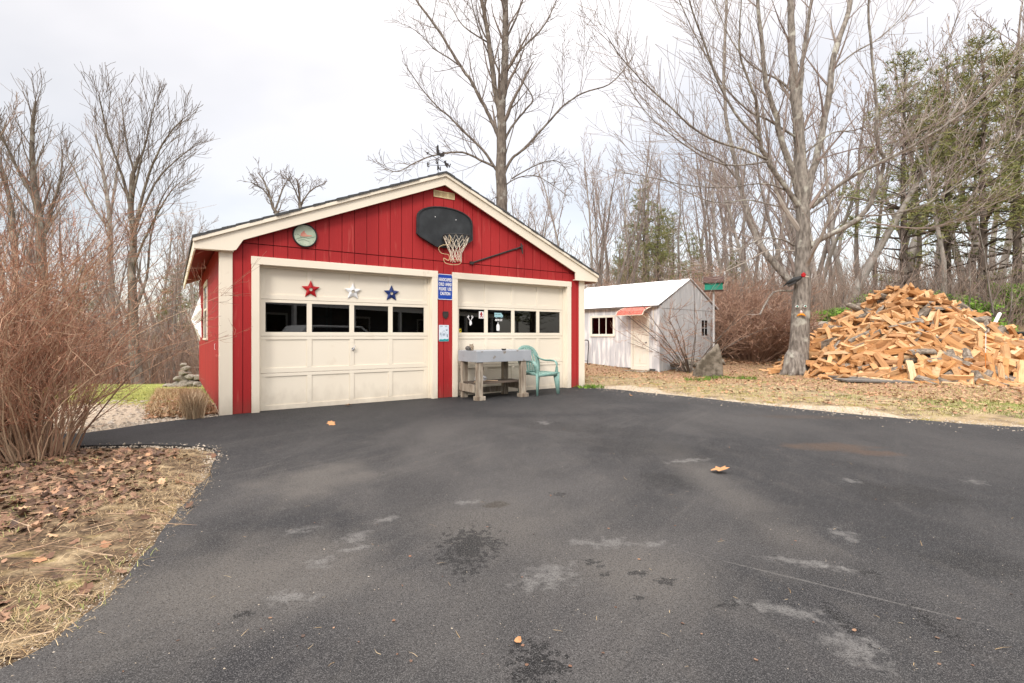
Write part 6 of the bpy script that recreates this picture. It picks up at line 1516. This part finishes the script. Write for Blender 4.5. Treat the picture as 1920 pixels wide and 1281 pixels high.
def s_rl(R):
    g_ = s_right(R)
    if g_ is None: return None
    x, y, z, d = g_
    if d < .6 and R.random() < .85: return None
    if d < 2.4 and R.random() < .62: return None
    return x, y, z+.01
scatter_leaves('fallen_leaves', 'brown leaves strewn over the ground between shed and woodpile', 10000, s_rl, M['leaf'], .03, .085, 9, .35)
def s_bank(R):
    y = R.uniform(16.5, 25); x = R.uniform(4.5, 1.04*y)
    r_ = Vector((x, y, 0))-S0; u = r_.dot(dg); v_ = r_.dot(dl)
    if u > -.1 and -.2 < v_ < SL_: return None
    if (x-PC.x)**2/12+(y-PC.y)**2/9 < .8: return None
    return x, y, T(x, y)+.03
scatter_leaves('fallen_leaves', 'leaf litter on the rising bank under the brown shrubs', 9000, s_bank, M['leaf'], .08, .16, 10, .35)
def s_bg(R):
    y = R.uniform(18, 27); x = R.uniform(13, 28)
    if x > 1.08*y: return None
    return x, y, T(x, y)
scatter_blades('bank_grass', 'tall dry tan grass on the bank behind the woodpile', 26000, s_bg, M['bankgrass'], .35, .95, .016, 1.25, 11, .2)
# left lawn
def s_ll(R):
    y = R.uniform(7.6, 18); x = R.uniform(-1.0*y-2, -4.4)
    r_ = Vector((x, y, 0))-G0; 
    if r_.x*ca+r_.y*sa > -.12: return None
    if y < 8.6 and R.random() < .7: return None
    return x, y, T(x, y)+.01
scatter_blades('green_grass', 'green lawn left of the garage', 60000, s_ll, M['grassgreen'], .03, .07, .010, .8, 12)
def s_gl(R):
    x = R.uniform(-8.5, -3.9); y = R.uniform(5.3, 8.6); d = sdist(x, y)
    if d < 0: return None
    r_ = Vector((x, y, 0))-G0
    if r_.x*ca+r_.y*sa > -.05: return None
    if d > .35 and R.random() < .7: return None
    return x, y, d
def pebbles(name, label, n, samp, smin, smax, seed):
    R = random.Random(seed); q = MB()
    for _ in range(n):
        g_ = samp(R)
        if g_ is None: continue
        x, y, z = g_; s_ = R.uniform(smin, smax)*(1.6 if R.random() < .08 else 1); k = len(q.v)
        for i in range(4): a = i*1.57+R.uniform(-.4, .4); q.v.append((x+math.cos(a)*s_, y+math.sin(a)*s_*R.uniform(.6, 1), z+s_*R.uniform(-.1, .3)))
        q.v.append((x+R.uniform(-.3, .3)*s_, y+R.uniform(-.3, .3)*s_, z+s_*.8)); 
        for i in range(4): q.f.append((k+i, k+(i+1) % 4, k+4)); q.m.append(0)
    return tag(q.build(name, M['gravel'], smooth=False), label, 'gravel', kind='stuff')
def edge_samp(seg, out_, jit):
    L = [(seg[i], seg[i+1], (seg[i+1]-seg[i]).length) for i in range(len(seg)-1)]; tot = sum(l_[2] for l_ in L)
    def f(R):
        u = R.uniform(0, tot)
        for a, b_, l_ in L:
            if u < l_: break
            u -= l_
        p = a.lerp(b_, min(1, u/l_)); r_ = abs(R.gauss(0, jit))*(1 if R.random() < .88 else -1); dd_ = (b_-a).normalized(); nrm = Vector((dd_.y, -dd_.x, 0))
        p = p-nrm*r_*out_; d = sdist(p.x, p.y); return p.x, p.y, (ground(p.x, p.y, d) if d > 0 else .013)
    return f
pebbles('gravel', 'pale crushed stone along the right edge of the driveway', 5000, edge_samp(edge_r[:12], 1, .25), .005, .013, 13)
pebbles('gravel', 'pale crushed stone round the tip of the left verge', 1500, edge_samp(edge_l2[6:13], 1, .05), .004, .011, 14)
pebbles('gravel', 'fine grit along the foreground edge of the left verge', 1300, edge_samp(edge_l2[:8], 1, .05), .002, .005, 15)
pebbles('gravel', 'pale stones beside the driveway tongue left of the garage', 7000, lambda R: (lambda g_: None if g_ is None else (g_[0], g_[1], ground(g_[0], g_[1], g_[2])))(s_gl(R)), .010, .030, 16)
def s_drive(R):
    p = pxs(R, 745, 1270, 0, 1920, .8)
    return (p[0], p[1], .013) if sdist(*p) < -.05 else None
pebbles('gravel', 'tiny loose pale grit scattered over the asphalt', 420, s_drive, .0012, .0032, 17)
def s_side(R):
    d = R.uniform(.1, 6.5); s_ = -R.uniform(.05, .9); p = GW2(s_, d); return p.x, p.y, T(p.x, p.y)+.015
scatter_leaves('fallen_leaves', 'brown leaves along the foot of the garage side wall', 1800, s_side, M['leaf'], .05, .11, 18)
scatter_blades('dry_grass', 'dry grass along the foot of the garage side wall', 5000, s_side, M['straw'], .06, .2, .006, .9, 19)
# single leaves on the driveway
def one_leaf(px, py, s_, lb, rz):
    p = gp(px, py); e = scatter_leaves('oak_leaf', lb, 1, lambda R: (0, 0, 0), M['oakleaf'], s_, s_, int(px), .25); e['kind'] = 'thing'; del e['kind']; e['category'] = 'leaf'; e.location = (p.x, p.y, .014); e.rotation_euler.z = rz; return e
one_leaf(1350, 889, .16, 'curled tan leaf lying alone on the right half of the driveway', 1.2); one_leaf(621, 799, .13, 'pale tan leaf on the driveway in front of the left garage door', .3); one_leaf(653, 764, .12, 'dark brown leaf at the foot of the left garage door', 2.0)
one_leaf(1183, 745, .10, 'small brown leaf near the far edge of the driveway', 2.4); one_leaf(972, 1211, .034, 'tiny pale leaf scrap beside the dark oil stain at the bottom of the driveway', .4)
scatter_leaves('leaf_crumbs', 'tiny leaf crumbs blown over the asphalt', 90, s_drive, M['leafdark'], .006, .018, 77, .3)
scatter_blades('loose_straw', 'stray straw ends on the asphalt', 70, s_drive, M['straw'], .02, .06, .002, .05, 78, .1)
# grass tuft by the garage corner
tq = at(334, 782, 6.95); R = random.Random(6); q = MB()
for _ in range(1400):
    a = R.uniform(0, 6.28); u = R.uniform(-.55, .55); x = R.gauss(0, .05)-u*.566*1.0; y = u*.824+R.gauss(0, .04); L = R.uniform(.22, .42); d_ = Vector((math.cos(a)*.25, math.sin(a)*.25, 1)).normalized(); s_ = Vector((-math.sin(a), math.cos(a), 0))*.0035
    p = Vector((x, y, -.01)); t_ = p+d_*L+Vector((math.cos(a), math.sin(a), -.5))*.04; m_ = p+d_*L*.6; k = len(q.v); q.v += [tuple(p-s_), tuple(p+s_), tuple(m_+s_), tuple(m_-s_), tuple(t_)]; q.f += [(k, k+1, k+2, k+3), (k+3, k+2, k+4)]; q.m += [0, 0]
o = q.build('grass_clump', M['bankgrass']); o.location = (tq.x, 7.25, T(tq.x, 7.25)); tag(o, 'upright dry grass clump on the edge left of the garage corner', 'grass clump')
for i, (px, py) in enumerate(((1345, 712), (1310, 716), (1395, 714), (1106, 728))):
    p = gp(px, py); R = random.Random(40+i); q = MB()
    for _ in range(130):
        a = R.uniform(0, 6.28); r_ = R.random()**.5*.22; L = R.uniform(.05, .12); c = Vector((math.cos(a)*r_*1.6, math.sin(a)*r_, 0)); d_ = Vector((R.gauss(0, .5), R.gauss(0, .5), 1)).normalized(); s_ = d_.orthogonal().normalized()*.015
        k = len(q.v); q.v += [tuple(c), tuple(c+d_*L*.5+s_), tuple(c+d_*L), tuple(c+d_*L*.5-s_)]; q.f.append((k, k+1, k+2, k+3)); q.m.append(0)
    o = q.build('weed_clump', M['hemlock']); o.location = (p.x, p.y, ground(p.x, p.y)); tag(o, ['low green weeds at the foot of the stone slab', 'low green weeds left of the stone slab', 'low green weeds right of the stone slab', 'small green weed tuft at the right corner of the garage'][i], 'weeds')
# ------------------------------------------------------------------ what the door panes reflect: house and car behind the camera
hs = empty('house', (12.5, -4.2, 0), rad(186), 'dark grey house with a white porch, behind the camera', 'house')
q = MB(); q.box(-17, 9, 0, 7, 0, 3.1); 
for i in range(20): q.box(-17, 9, -.012, -.001, .15*i+.01, .15*i+.14)
q.build('wall', M['housegrey'], hs)
q = MB(); q.prism([(-2.1, 2.75), (-2.1, 2.9), (3.5, 5.4), (7.6, 2.9), (7.6, 2.75)], 'x', -17.4, 9.4); q.build('roof', M['shingle'], hs)
q = MB(); q.box(-17, 9, -2.0, -1.85, 2.45, 2.74)
for x_ in (-16.8, -12.5, -8.9, -5.5, -2, 1.5, 5, 8.7): q.box(x_, x_+.15, -2, -1.85, 0, 2.449)
q.build('porch_frame', M['white'], hs)
for x_ in (-6.5, -1, 4.5):
    q = MB(); q.box(x_-.6, x_-.5, -.05, -.0125, 1, 2.2); q.box(x_+.5, x_+.6, -.05, -.0125, 1, 2.2); q.box(x_-.5, x_+.5, -.05, -.0125, 1, 1.1); q.box(x_-.5, x_+.5, -.05, -.0125, 2.1, 2.2); wo = q.build('window', M['white'], hs)
    q = MB(); q.box(x_-.5, x_+.5, -.03, -.0125, 1.101, 2.099); q.build('pane', M['glass'], wo)
cr_ = empty('parked_car', (6.6, .1, .012), rad(20), 'white car parked on the driveway behind the camera', 'car')
q = MB(); q.prism([(-2.2, .35), (2.2, .35), (2.25, .75), (2.1, .95), (1.2, 1.05), (.6, 1.5), (-1.7, 1.52), (-2.1, 1.05), (-2.25, .7)], 'y', -.85, .85); q.build('body', M['carpaint'], cr_, bevel=.08)
q = MB(); q.prism([(-1.55, 1.08), (1.0, 1.08), (.5, 1.43), (-1.45, 1.44)], 'y', -.862, .862); q.build('window', M['black'], cr_)
for x_ in (-1.4, 1.4):
    for y_ in (-.78, .78):
        q = MB(); q.lathe([(.2, -.11), (.33, -.1), (.35, -.07), (.35, .07), (.33, .1), (.2, .11)], (x_, y_, .35), 20, ax='y'); wo = q.build('wheel', M['rubber'], cr_); q = MB(); q.lathe([(.19, -.115), (.19, .115)], (x_, y_, .35), 14, ax='y'); q.build('rim', M['metalgrey'], wo)
# render settings
SC.render.resolution_x = 1024; SC.render.resolution_y = 683
